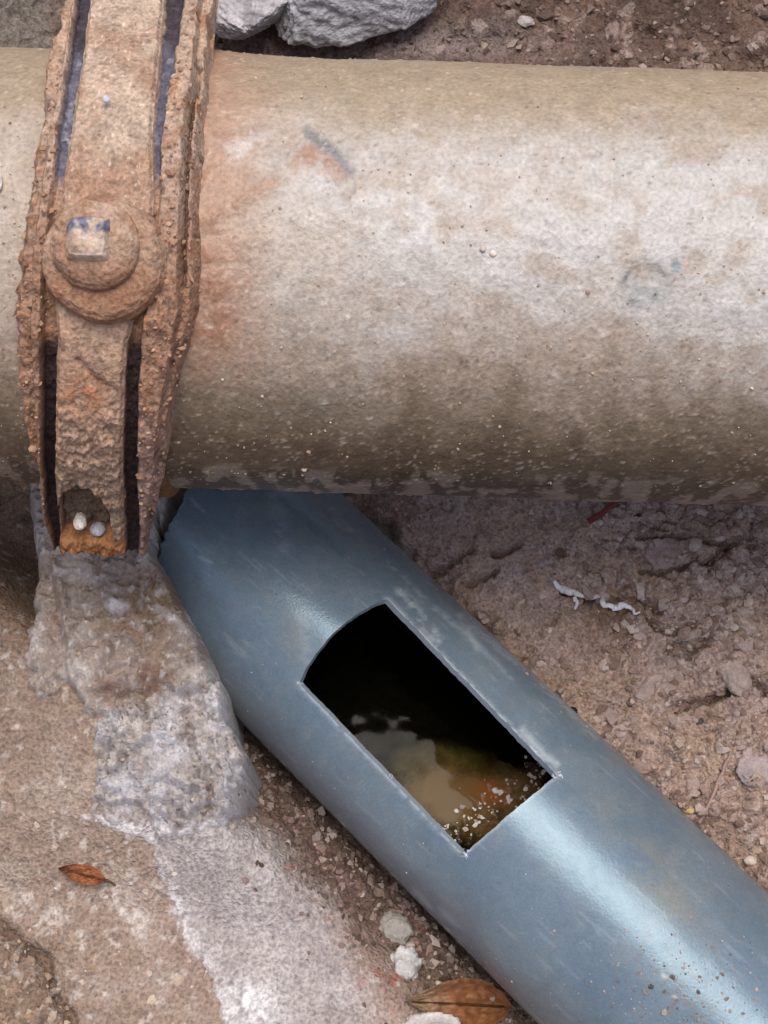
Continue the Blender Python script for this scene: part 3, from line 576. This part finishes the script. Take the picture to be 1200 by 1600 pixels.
vc = np.where(TG < (tl + tr) / 2 - math.pi, 1 - 0 * TG, np.clip(vv, 0, 1)); uc = np.clip(uu, 0, 1)
ds = (1 - uc) * ((1 - vc) * (hA[0] - sa) + vc * (hB[0] - sa)) + uc * ((1 - vc) * (hD[0] - sc) + vc * (hC[0] - sc))
dt = (1 - vc) * ((1 - uc) * (hA[1] - tl) + uc * (hD[1] - tl)) + vc * ((1 - uc) * (hB[1] - tr) + uc * (hC[1] - tr))
vb = np.where(TG >= tl, np.clip(vv, 0, 1), 0); SW = SG + ds * wu * wv - 0.0038 * 4 * vb * (1 - vb) * np.where(uu < 0, np.exp(-(uu / .25) ** 2), np.clip(1 - uu, 0, 1)); TW = TG + dt * wu * wv
# sawn edges are not perfectly straight
ii, jj = np.meshgrid(np.arange(len(sg)), np.arange(len(tg)), indexing='ij')
eL = (jj == it0) & (ii >= is0) & (ii <= is1); eR = (jj == it1) & (ii >= is0) & (ii <= is1); eT = (ii == is0) & (jj >= it0); eB = (ii == is1) & (jj >= it0)
jt = 0.007 * perlin(SG * 90, SG * 0 + 1, 501) + 0.005 * perlin(SG * 420, SG * 0 + 2, 502); js = 0.0003 * perlin(TG * 9, TG * 0, 503) + 0.0002 * perlin(TG * 40, TG * 0, 504)
TW = TW + np.where(eL | eR, jt, 0) + np.where(eR, 0.020 * ss(0.86, 0.95, uu) * 1.0, 0) * 0; SW = SW + np.where(eT | eB, js, 0)
hole = np.zeros((len(sg) - 1, len(tg)), bool); hole[is0:is1, it0:it1] = True
# broken end under the big pipe
Pm = gpt(SW, TW, np.full(SW.shape, gR)); px, py, _ = proj(Pm); PXg, PYg = px, py
end_x = np.interp(py, [700, 765, 790, 815, 835, 900], [325, 291, 282, 268, 257, 240]) + 3 * perlin(py * 0.09, py * 0, 510) + 2 * perlin(py * 0.3, py * 0, 511)
gone = (px < end_x) & (np.cos(TW) > -0.2) & (SW < 0); gone_f = gone[:-1] & np.roll(gone, -1, 1)[:-1] & gone[1:]
keep = ~hole & ~gone_f & ~((SG < -0.10)[:-1])
dx_ = px - end_x; near = (np.abs(dx_) < 9) & (np.cos(TW) > -0.2) & (SW < 0); SW = np.where(near & gone, SW - dx_ / FPX * .68 * 1.25, SW); Pm = gpt(SW, TW, np.full(SW.shape, gR)); px, py, _ = proj(Pm)
mS = fbm(SW * 30, TW * gR * 30, 4, 521); mF = fbm(SW * 250, TW * gR * 250, 3, 522); mL = fbm(SW * 18, TW * gR * 130, 3, 523)
c = mixc(np.broadcast_to(lin(101, 117, 130), SW.shape + (3,)), lin(109, 124, 135), ss(-.3, .4, mS))
c = mixc(c, lin(128, 126, 116), np.clip(0.5 * blob(px, py, 1000, 1330, 120, 40, 46) + 0.6 * blob(px, py, 1060, 1420, 70, 22, 46) + 0.5 * blob(px, py, 465, 985, 20, 46, 0), 0, 1) * ss(-.5, .2, mS + .5 * mF))
for pts, wd, st in (([(628, 925), (655, 955), (685, 1000)], 9, .8), ([(612, 880), (660, 930), (720, 985), (800, 1060)], 5, .35), ([(545, 775), (600, 830), (680, 910)], 7, .25), ([(470, 960), (480, 990), (478, 1030)], 10, .25), ([(300, 780), (318, 800)], 3, .5), ([(330, 880), (312, 870)], 3, .4),
                    ([(740, 980), (860, 1080), (930, 1150)], 6, .35), ([(720, 960), (745, 1015)], 6, .4), ([(430, 770), (440, 850)], 14, .25), ([(520, 800), (545, 830)], 8, .3), ([(870, 1195), (850, 1180), (815, 1140)], 6, .7)):
    c = mixc(c, lin(178, 190, 196), st * np.exp(-(segd(px + 4 * mF, py + 4 * mS, pts) / wd) ** 2) * ss(-.5, .3, mF + mS))
ed = np.minimum(segd(px, py, [(467, 1068), (724, 1336)]), segd(px, py, [(605, 936), (870, 1212)])); c = mixc(c, lin(190, 200, 206), 0.75 * np.exp(-(ed / 4.0) ** 2) * ss(-.5, .2, mF))
c = mixc(c, lin(170, 178, 182), 0.8 * np.exp(-(segd(px, py, [(724, 1336), (870, 1212)]) / 2.5) ** 2) + 0.5 * np.exp(-(segd(px, py, [(467, 1068), (520, 985), (605, 936)]) / 3) ** 2) * 0)
speck = ss(.30, .42, fbm(SW * 330, TW * gR * 330, 3, 531) + 0.30 * blob(px, py, 1080, 1545, 85, 45, 45) - 0.20 + 0.16 * ss(1350, 1560, py) * blob(px, py, 1050, 1530, 160, 70, 45)) * (py > 1240)
c = mixc(c, lin(104, 98, 98), 0.8 * speck)
c = mixc(c, lin(200, 190, 178), 0.8 * ss(.36, .42, fbm(SW * 420, TW * gR * 420, 2, 541) + .5 * blob(px, py, 1060, 1545, 60, 50) - .5))
lines = ss(.30, .44, fbm(SW * 26, TW * gR * 900, 2, 571) + .12 * mS) * ss(-.2, .3, fbm(SW * 40, TW * gR * 60, 3, 572)); c = mixc(c, lin(160, 172, 180), .25 * lines)
lines2 = ss(.34, .44, fbm((SW + TW * gR) * 700, (SW - TW * gR) * 40, 2, 573)); c = mixc(c, lin(156, 168, 176), .14 * lines2 * ss(0, .3, mS))
c = mixc(c, lin(150, 142, 132), .12 * ss(.05, .4, fbm(SW * 90, TW * gR * 90, 4, 574)))
edge_scr = np.exp(-((np.degrees(TW) - 62 + 4 * mL) / 9) ** 2) * ss(-.1, .4, mL + mF * .4); c = mixc(c, lin(160, 178, 190), 0.45 * edge_scr)
soil_e = np.clip(ss(-50, -66, np.degrees(TW) + 8 * mS), 0, 1) * (np.degrees(TW) > -180); c = mixc(c, lin(112, 106, 106), 0.35 * soil_e)
Ro = np.full(SW.shape, gR) + 0.00012 * mS * ss(1240, 1400, py) * 2
grey = empty('grey_pipe', gpt(np.array(0.05), np.array(math.pi), np.array(gR)))
tag(grey, 'blue grey plastic drain pipe with a rectangular window sawn in its top', 'pipe')
grey_wall = grid_obj('pipe_wall', gpt(SW, TW, Ro), c, M_pvc, grey, keep, True)
sl = np.broadcast_to(lin(22, 20, 17), SW.shape + (3,)) * (1 + .4 * mS)[..., None]  # near-black inside: the pipe's inner shade put into the wall colour
grid_obj('inner_wall', gpt(SW, TW, np.full(SW.shape, gR - thick)), sl, M_inner_dark, grey, keep, True)
def rim_strip(name, idxs, colr, closed):
    S_ = np.array([SW[i] for i in idxs]); T_ = np.array([TW[i] for i in idxs]); rs = np.linspace(gR, gR - thick, 4)
    k_ = np.arange(len(S_)); P_ = np.stack([gpt(S_, T_, np.array([gR + 0.00012 * perlin(kk * .37, kk * .0, 551) for kk in [k_.astype(float)]][0]) - (gR - r_)) for r_ in rs], 0)
    return grid_obj(name, P_, np.broadcast_to(colr, P_.shape), M_pvc, grey_wall, None, closed)
loop = [(i, it0) for i in range(is0, is1)] + [(is1, j) for j in range(it0, it1)] + [(i, it1) for i in range(is1, is0, -1)] + [(is0, j) for j in range(it1, it0, -1)]
o = rim_strip('cut_edge', loop, lin(150, 162, 170), True); o['label'] = 'pale rough sawn rim of the window'
# curled burrs left by the saw
def burr(pxy, n, spread_, size, seed):
    r_ = np.random.default_rng(seed); V = []; F = []
    for k_ in range(n):
        x, y = pxy[0] + r_.normal(0, spread_), pxy[1] + r_.normal(0, spread_); s_, t_ = cyl_hit(x, y)
        b = gpt(np.array(s_), np.array(t_), np.array(gR + .0001)); d = r_.normal(0, 1, 3); d[2] = abs(d[2]) * .6; d /= np.linalg.norm(d); e = np.cross(d, r_.normal(0, 1, 3)); e /= np.linalg.norm(e)
        L_ = size * r_.uniform(.5, 1.3); w_ = L_ * .28; i0 = len(V)
        V += [b - e * w_, b + e * w_, b + d * L_ * .6 + e * w_ * .7 + np.array([0, 0, L_ * .2]), b + d * L_, b + d * L_ * .6 - e * w_ * .5]
        F += [[i0, i0 + 1, i0 + 2], [i0, i0 + 2, i0 + 4], [i0 + 4, i0 + 2, i0 + 3]]
    return link('burr', raw_mesh('burr', V, F, np.broadcast_to(lin(196, 206, 212), (len(V), 3)), False), M_pvc, grey_wall)
burr((726, 1334), 9, 4, .0022, 1); burr((870, 1211), 8, 4, .0022, 2); burr((607, 1214), 4, 2, .0018, 3); burr((468, 1068), 5, 3, .0014, 4); burr((838, 1176), 4, 3, .0016, 5); burr((545, 1145), 3, 3, .0012, 6)

n = 560; cs = rng.uniform(-0.05, .26, n); ct = rng.choice([-1, 1], n) * np.radians(np.abs(rng.normal(52, 16, n))); rad = np.clip(rng.lognormal(-8.4, .5, n), .00012, .0011)
rad[:300] *= 1.5
for q_ in range(300):
    cs[q_], ct[q_] = cyl_hit(1060 + rng.normal(0, 75), 1535 + rng.normal(0, 55))
okc = ~((cs > sa - .002) & (cs < sc + .002) & (ct > tl - .05) & (ct < tr + .05)) & (cs > -0.04); cs, ct, rad = cs[okc], ct[okc], rad[okc]
o = scatter_mesh('grit_crumbs', gpt(cs, ct, np.full(cs.shape, gR)), rad, mixc(np.broadcast_to(lin(176, 160, 146), (len(cs), 3)), lin(88, 76, 70), rng.random(len(cs))), M_stone, grey); o['kind'] = 'stuff'

# water and silt inside the pipe
WZ = -0.035; hw = math.sqrt((gR - thick) ** 2 - WZ ** 2) - 0.0004
ws = np.arange(-0.10, 0.30, 0.0007); wq = np.arange(-hw, hw, 0.0007); WS, WQ = np.meshgrid(ws, wq, indexing='ij')
Pw = gA + WS[..., None] * gD + WQ[..., None] * gN; px, py, _ = proj(Pw + np.array([0, 0, WZ]))
agit = np.clip(blob(px, py, 775, 1290, 120, 42, -42, 1.5) + blob(px, py, 860, 1200, 40, 40), 0, 1)
rip = fbm(WS * 110, WQ * 110, 3, 601) * 0.0045 * agit + fbm(WS * 60, WQ * 60, 2, 602) * 0.0004 + 0.0005 * agit ** 2 * fbm(WS * 300, WQ * 300, 2, 603)
mw = bpy.data.materials.new('murky_water'); mw.use_nodes = True; n_ = mw.node_tree; n_.nodes.clear()
out = n_.nodes.new('ShaderNodeOutputMaterial'); tr_ = n_.nodes.new('ShaderNodeBsdfTransparent'); tr_.inputs[0].default_value = (.40, .42, .28, 1)
gl = n_.nodes.new('ShaderNodeBsdfGlossy'); gl.inputs['Roughness'].default_value = 0.09; fr = n_.nodes.new('ShaderNodeFresnel'); fr.inputs[0].default_value = 1.17; mxs = n_.nodes.new('ShaderNodeMixShader')
n_.links.new(fr.outputs[0], mxs.inputs[0]); mk = n_.nodes.new('ShaderNodeVertexColor'); mk.layer_name = 'Col'; df = n_.nodes.new('ShaderNodeBsdfDiffuse'); df.inputs[0].default_value = (*lin(118, 93, 60), 1)
co = n_.nodes.new('ShaderNodeMix'); co.data_type = 'RGBA'; co.inputs['A'].default_value = (*lin(126, 100, 64), 1); co.inputs['B'].default_value = (*lin(176, 96, 36), 1); n_.links.new(co.outputs['Result'], df.inputs[0])
mm = n_.nodes.new('ShaderNodeMixShader'); sp_ = n_.nodes.new('ShaderNodeSeparateColor'); n_.links.new(mk.outputs[0], sp_.inputs[0]); n_.links.new(sp_.outputs[0], mm.inputs[0]); n_.links.new(sp_.outputs[2], co.inputs['Factor']); rm = n_.nodes.new('ShaderNodeMapRange'); rm.inputs[3].default_value = .08; rm.inputs[4].default_value = .04; n_.links.new(sp_.outputs[1], rm.inputs[0]); n_.links.new(rm.outputs[0], gl.inputs['Roughness']); n_.links.new(tr_.outputs[0], mm.inputs[1]); n_.links.new(df.outputs[0], mm.inputs[2])
n_.links.new(mm.outputs[0], mxs.inputs[1]); n_.links.new(gl.outputs[0], mxs.inputs[2]); n_.links.new(mxs.outputs[0], out.inputs[0])
murk = 0.7 * ss(.35, .85, np.clip(blob(px, py, 705, 1250, 80, 55, 40) + .8 * blob(px, py, 810, 1235, 60, 55), 0, 1) + .35 * fbm(WS * 80, WQ * 80, 4, 621))
water = grid_obj('water', np.stack([Pw[..., 0], Pw[..., 1], WZ + rip], -1), np.stack([murk, agit, .5 * blob(px, py, 768, 1238, 30, 20, 25, 1.5)], -1), mw); tag(water, kind='structure')
Rin = gR - thick - 0.0006
bed = -np.sqrt(np.maximum(Rin ** 2 - WQ ** 2, 0))
mound = np.clip(blob(px, py, 690, 1225, 85, 65, 40) * 1.0 + 0.9 * blob(px, py, 830, 1240, 80, 70), 0, 1); b1 = fbm(WS * 50, WQ * 50, 4, 611); b2 = fbm(WS * 220, WQ * 220, 3, 612)
lv = -0.0475 + 0.0085 * mound + 0.003 * b1 + 0.0012 * b2
ms = lv > bed
c = mixc(np.broadcast_to(lin(150, 124, 92), WS.shape + (3,)), lin(190, 164, 128), ss(-.2, .3, b1)); c = mixc(c, lin(190, 110, 50), .8 * blob(px, py, 765, 1235, 34, 24, 30)); c = mixc(c, lin(20, 18, 14), ss(.62, .25, mound + .12 * b1))  # near-black away from the mound: shade inside the pipe painted into the bed
keep_s = ms[:-1, :-1] | ms[1:, 1:]
silt = grid_obj('silt', np.stack([Pw[..., 0], Pw[..., 1], np.maximum(lv, bed)], -1), c, M_silt, None, keep_s); tag(silt, 'tan silt and gravel settled under water inside the sawn open pipe', 'silt', kind='stuff')

n = 110; fs = rng.uniform(0, 1, n); fpx = 690 + 170 * fs + rng.normal(0, 16, n); fpy = 1310 - 110 * fs + rng.normal(0, 14, n)  # pale flakes modelled in place of glints on the rippled water
fp = np.array([at(a, b, WZ + .001) for a, b in zip(fpx, fpy)]); fc = mixc(np.broadcast_to(lin(225, 222, 220), (n, 3)), lin(150, 105, 70), rng.random(n) ** 3)
fl = scatter_mesh('glint_flakes', fp, np.clip(rng.lognormal(-7.35, .5, n), .0003, .0018), fc, M_stone, None, False, .35); tag(fl, 'pale flakes standing in for wet glints at the lower end of the pipe window', 'glints', kind='stuff')

# ------------------------------------------------------------------ loose things on the ground
def stone(name, px_, py_, rx, ry, colr, label, seed, cat='pebble', hz=0.6, rot=0.0, group=None, base=None, sink=0.35, sub=ICO4, rough=.22):
    p = on_top(px_, py_) if base is None else np.array(base); Z = (p - CAM) @ FW; rx, ry = rx / FPX * Z, ry / FPX * Z; rz = hz * min(rx, ry)
    V0, F0 = sub; n = fbm(V0[:, 0] * 1.2 + V0[:, 2] * 1.5 + seed, V0[:, 1] * 1.2 - V0[:, 2], 3, seed) + .3 * fbm(V0[:, 0] * 5 + seed, V0[:, 1] * 5 + V0[:, 2] * 4, 3, seed + 1)
    V = V0 * (1 + rough * 1.6 * n)[:, None] * np.array([rx, ry, rz]); c, s = math.cos(rot), math.sin(rot)
    V = np.stack([V[:, 0] * c - V[:, 1] * s, V[:, 0] * s + V[:, 1] * c, V[:, 2]], -1); 
    me = raw_mesh(name, V, F0, np.broadcast_to(colr, (len(V), 3)) * (1 + .35 * n)[:, None]); o = link(name, me, M_stone); o.location = p + np.array([0, 0, rz * (1 - 2 * sink)])
    return tag(o, label, cat, group)
def l_for(y, h):
    _, yy, _ = proj(clamp_pt(np.full(ls.shape, -.105), ls, np.full(ls.shape, h))); i = np.argmin(np.abs(yy - y) + 1e3 * (ls < l_end - .01)); return float(ls[i])
def pk(x, y):
    l = l_for(y, -0.0012); x += 15; Z = proj(clamp_pt(np.array(-.105), np.array(l), np.array(.0008)))[2]; return clamp_pt(np.array((x - 600) / FPX * Z / bA[0]), np.array(l), np.array(-.0012))
pk_old = lambda x, y: clamp_pt(np.array((x - 600) / FPX * proj(clamp_pt(np.array(-.105), np.array(row_l(y)), np.array(0.)))[2] / bA[0]), np.array(row_l(y)), np.array(-0.0045))
stone('pebble', 122, 818, 10, 14, lin(228, 218, 205), 'white angular pebble lying in the hollow of the clamp tongue', 1, base=pk(122, 818), hz=.8, sink=.2)
stone('pebble', 151, 828, 12, 12, lin(168, 166, 172), 'round bluish grey pebble lying in the hollow of the clamp tongue', 2, base=pk(151, 828), hz=.8, sink=.2, rough=.1)
stone('pebble', 168, 160, 6, 7, lin(196, 200, 212), 'tiny pale bluish pebble stuck to the upper strap of the clamp', 3, base=clamp_pt(np.array((168 - 600) / FPX * .53), np.array(row_l(160)), np.array(.0078)), hz=.8, sink=.3, sub=ICO2)
stone('mortar_lump', 632, 1510, 23, 26, lin(182, 180, 177), 'white mortar lump beside the brown leaf', 4, 'mortar', hz=.7, rough=.38)
stone('mortar_lump', 615, 1452, 28, 24, lin(150, 145, 138), 'dull grey mortar lump just above the white one', 5, 'mortar', hz=.6, rough=.35)
stone('mortar_lump', 668, 1606, 46, 22, lin(186, 178, 174), 'crumbly whitish mortar lump half under the brown leaf', 6, 'mortar', hz=.6, rough=.35)
stone('stone', 1043, 866, 36, 24, lin(156, 134, 128), 'flat pinkish stone embedded in the soil by the white root', 7, 'stone', hz=.28, sub=ICO4, sink=.3)
stone('pebble', 1092, 1128, 8, 8, lin(70, 72, 78), 'small round dark slate pebble on the soil right of the grey pipe', 8, hz=.8, sub=ICO2)
stone('pebble', 894, 1112, 9, 8, lin(34, 32, 38), 'small black pebble standing in for a dark hole against the rim of the grey pipe', 9, hz=.9, sub=ICO2)  # dark hole in the soil rendered as a black stone
stone('pebble', 876, 862, 13, 11, lin(112, 92, 80), 'round brown pebble sitting in a pit beside the pale cement stain', 10, hz=.7, sub=ICO4, rough=.1)
stone('stone', 1015, 1078, 28, 18, lin(160, 142, 134), 'wedge of pale brown stone at the long crack in the soil', 11, 'stone', hz=.5, rot=.5)
stone('stone', 1150, 1060, 22, 30, lin(160, 143, 135), 'pale angular stone standing over the long crack in the soil', 12, 'stone', hz=.5, rot=.3)
stone('stone', 1180, 1200, 32, 34, lin(160, 146, 143), 'lilac grey stone lying beside the dry straw', 13, 'stone', hz=.4)
stone('stone', 1005, 1197, 22, 12, lin(150, 128, 118), 'low oval brown stone in the soil beside the grey pipe', 14, 'stone', hz=.5)
stone('pebble', 1076, 1266, 9, 7, lin(196, 170, 122), 'small yellowish pebble at the edge of the grey pipe', 15, hz=.8, sub=ICO2)
stone('pebble', 1172, 1345, 11, 9, lin(200, 186, 172), 'cream pebble low on the soil where the grey pipe leaves', 16, hz=.8, sub=ICO2)
stone('pebble', 765, 383, 5, 5, lin(200, 186, 172), 'smaller dull one of two tiny cream crumbs on the dusty pipe', 17, base=big(np.array((757 - 600) / FPX * .51), np.array(R(8)), np.array(BR + .0003)), hz=.9, sub=ICO2, group='cream crumbs on the pipe')
stone('pebble', 773, 390, 6, 5, lin(230, 218, 206), 'larger brighter one of two tiny cream crumbs on the dusty pipe', 18, base=big(np.array((774 - 600) / FPX * .51), np.array(R(7)), np.array(BR + .0003)), hz=.9, sub=ICO2, group='cream crumbs on the pipe')
stone('pebble', 702, 1546, 8, 7, lin(150, 120, 90), 'small brown pebble above the big leaf', 19, hz=.8, sub=ICO2)
stone('pebble', 685, 1538, 6, 6, lin(205, 195, 180), 'tiny pale pebble touching the top of the big leaf', 20, hz=.8, sub=ICO2)
stone('pebble', 4, 302, 9, 20, lin(214, 210, 206), 'white sliver of stone stuck on the dusty pipe beside the clamp', 22, base=big(np.array((4 - 600) / FPX * .5365), np.array(R(20)), np.array(BR + .001)), hz=.5, sub=ICO4)
stone('pebble', 820, 35, 14, 10, lin(170, 160, 156), 'pale pebble in the dark soil behind the dusty pipe', 21, hz=.7, sub=ICO4)

# gravel: crumbs too many to count
pts = []; rad = []; cols = []
def sprinkle(n, fn, rmed, pal):
    for _ in range(n):
        x, y = fn(); p = on_ground(x, y) if x > 330 or y < 200 else on_top(x, y); r_ = min(max(random.lognormvariate(math.log(rmed), .45), .0003), .0035)
        pts.append(p - np.array([0, 0, r_ * .15])); rad.append(r_); cols.append(pal[random.randrange(len(pal))] * random.uniform(.75, 1.15))
pr = [lin(156, 136, 126), lin(164, 146, 138), lin(140, 118, 108), lin(126, 104, 92), lin(180, 164, 154)]
def right():
    while True:
        x = random.uniform(560, 1230); y = random.uniform(740, 1400)
        if y < 770 + (x - 540) * .955 - 6 and (x > 800 or random.random() < .5): return x, y
def crev():
    t = random.random(); x = 385 + 460 * t; y = 1150 + 455 * t; d = abs(random.gauss(0, 55)) + 4; return x - d * .72, y + d * .69
def backs(): return random.uniform(320, 1230), random.uniform(-20, 115)
def leftc(): return random.gauss(20, 60), random.gauss(1560, 70)
def leftd(): return random.uniform(0, 330), random.uniform(1150, 1620)
sprinkle(900, right, .0009, pr); sprinkle(1500, right, .00055, pr); sprinkle(420, lambda: next(q for q in iter(right, None) if q[0] > 930), .0016, pr); sprinkle(1300, crev, .0010, [lin(120, 102, 92), lin(96, 80, 70), lin(160, 146, 138), lin(140, 118, 110), lin(84, 68, 58)])
sprinkle(800, backs, .0011, [lin(124, 106, 95), lin(104, 86, 76), lin(144, 128, 118), lin(92, 76, 68)]); sprinkle(160, leftc, .0011, [lin(150, 128, 108), lin(176, 158, 140)]); sprinkle(220, leftd, .0006, [lin(190, 172, 152), lin(160, 138, 116), lin(205, 192, 178)])
gv = scatter_mesh('gravel', np.array(pts), np.array(rad), np.array(cols), M_stone); tag(gv, 'fine gravel crumbs strewn over the soil', 'gravel', kind='stuff')

# leaves
def leaf(p0, p1, wid, colr, colt, label, lift, seed, curl=0.004, stem=None):
    p0 = on_top(*p0, lift); p1 = on_top(*p1, lift); ax = p1 - p0; Lh = np.linalg.norm(ax); ax /= Lh; sd_ = np.cross([0, 0, 1.0], ax); sd_ /= np.linalg.norm(sd_); nn = np.cross(ax, sd_)
    u = np.linspace(0, 1, 60); v = np.linspace(-1, 1, 41); Ug, Vg = np.meshgrid(u, v, indexing='ij')
    wd = wid * np.sin(math.pi * np.clip(Ug, 0, 1) ** 0.85) ** 0.8 * (1 + .06 * perlin(Ug * 14, Vg * 0 + np.sign(Vg), seed))
    hgt = curl * Vg ** 2 + curl * .5 * np.sin(Ug * 3.1) + 0.0005 * np.abs(np.sin(Ug * 26 - np.abs(Vg) * 4)) + .0024 * fbm(Ug * 5, Vg * 3, 3, seed) - .0006 * np.exp(-(Vg / .05) ** 2)
    P = p0 + (Ug * Lh)[..., None] * ax + (Vg * wd)[..., None] * sd_ + hgt[..., None] * nn
    n_a = fbm(Ug * 4, Vg * 3, 4, seed + 3); c = mixc(np.broadcast_to(colr, P.shape), colt, ss(.55, .85, Ug + .3 * n_a)); c = mixc(c, colr * .45, ss(.15, .5, n_a) * .7)
    c = mixc(c, colr * .55, .5 * np.exp(-((np.sin(Ug * 13 - np.abs(Vg) * 2)) / .12) ** 2))
    root = empty('fallen_leaf', p0); tag(root, label, 'leaf')
    top = P; bot = P - nn * .00035; Pa = np.concatenate([top, bot[:, ::-1]], 1); ca = np.concatenate([c, c[:, ::-1]], 1); grid_obj('blade', Pa, ca, M_leaf, root, None, True)
    mid = [p0 + ax * (Lh * t) + nn * (curl * .5 * math.sin(t * 3.1) + .0004) for t in np.linspace(0.02, .99, 24)]; tube('midrib', mid, np.linspace(.0007, .00025, 24), M_wood, root, 6, colr * .3)
    if stem:
        st = [p0 - ax * (stem * t) + nn * (.0004 - .001 * t) + sd_ * .0012 * t * t for t in np.linspace(0, 1, 8)]; tube('stalk', st, np.linspace(.0007, .0004, 8), M_wood, root, 6, lin(90, 66, 54))
    return root
leaf((788, 1574), (632, 1566), .0108, lin(128, 84, 52), lin(150, 122, 96), 'brown dead leaf with a dark midrib resting by the grey pipe', .0024, 31, .0048)
leaf((165, 1376), (92, 1358), .0042, lin(150, 92, 58), lin(120, 76, 52), 'small orange brown dead leaf lying on the sandy dirt', .0012, 41, .0016, .005)

# root, twig and straw
def path(pts_, lift, n=40, wig=0.0, seed=0):
    pts_ = np.array(pts_, float); t = np.linspace(0, len(pts_) - 1, n); xs = np.interp(t, range(len(pts_)), pts_[:, 0]); ys = np.interp(t, range(len(pts_)), pts_[:, 1])
    xs += wig * perlin(t * 3.3, t * 0 + .5, seed); ys += wig * perlin(t * 2.3, t * 0 + 5.5, seed + 1)
    P = np.array([on_ground(a, b) for a, b in zip(xs, ys)]); z = np.convolve(np.pad(P[:, 2], 4, mode='edge'), np.ones(9) / 9, 'valid')
    P[:, 2] = np.maximum(z, P[:, 2] - .001) + lift; return P
root = empty('white_root', on_ground(930, 940)); tag(root, 'thin white root lying in a groove of the brown soil', 'root')
M_white = material('pale_root', .6, 1200, .08, .3, .0004, .3, fixed=tuple(lin(222, 220, 222)))
tube('main_strand', path([(866, 914), (882, 925), (905, 934), (935, 941), (958, 956), (972, 951), (985, 953), (998, 964)], .0034, 60, 4, 1), np.interp(np.linspace(0, 1, 60), [0, .12, .25, .5, .7, .85, 1], [.0009, .0022, .0014, .0013, .0016, .0008, .0005]) * (1 + .35 * perlin(np.linspace(0, 18, 60), np.zeros(60), 8)), M_white, root, 8, None, .5)
tube('side_strand', path([(899, 934), (900, 945), (897, 955)], .0020, 14, 3, 4), np.linspace(.0010, .0006, 14), M_white, root, 8, None, .5)
tube('side_strand', path([(884, 926), (870, 922), (866, 912)], .0020, 14, 3, 5), np.linspace(.0010, .0005, 14), M_white, root, 8, None, .5)
tw = tube('red_twig', path([(918, 818), (935, 806), (968, 784), (1000, 765)], .0016, 24, 2, 7), np.linspace(.0016, .0010, 24), M_wood, None, 8, lin(118, 54, 48)); tag(tw, 'short dark red twig poking out from under the dusty pipe', 'twig')
tw = tube('dry_straw', path([(1092, 1288), (1110, 1248), (1128, 1205), (1142, 1176)], .0012, 30, 2, 9), np.linspace(.0009, .0006, 30), M_wood, None, 8, lin(164, 138, 128)); tag(tw, 'thin pale straw lying on the soil right of the grey pipe', 'straw')
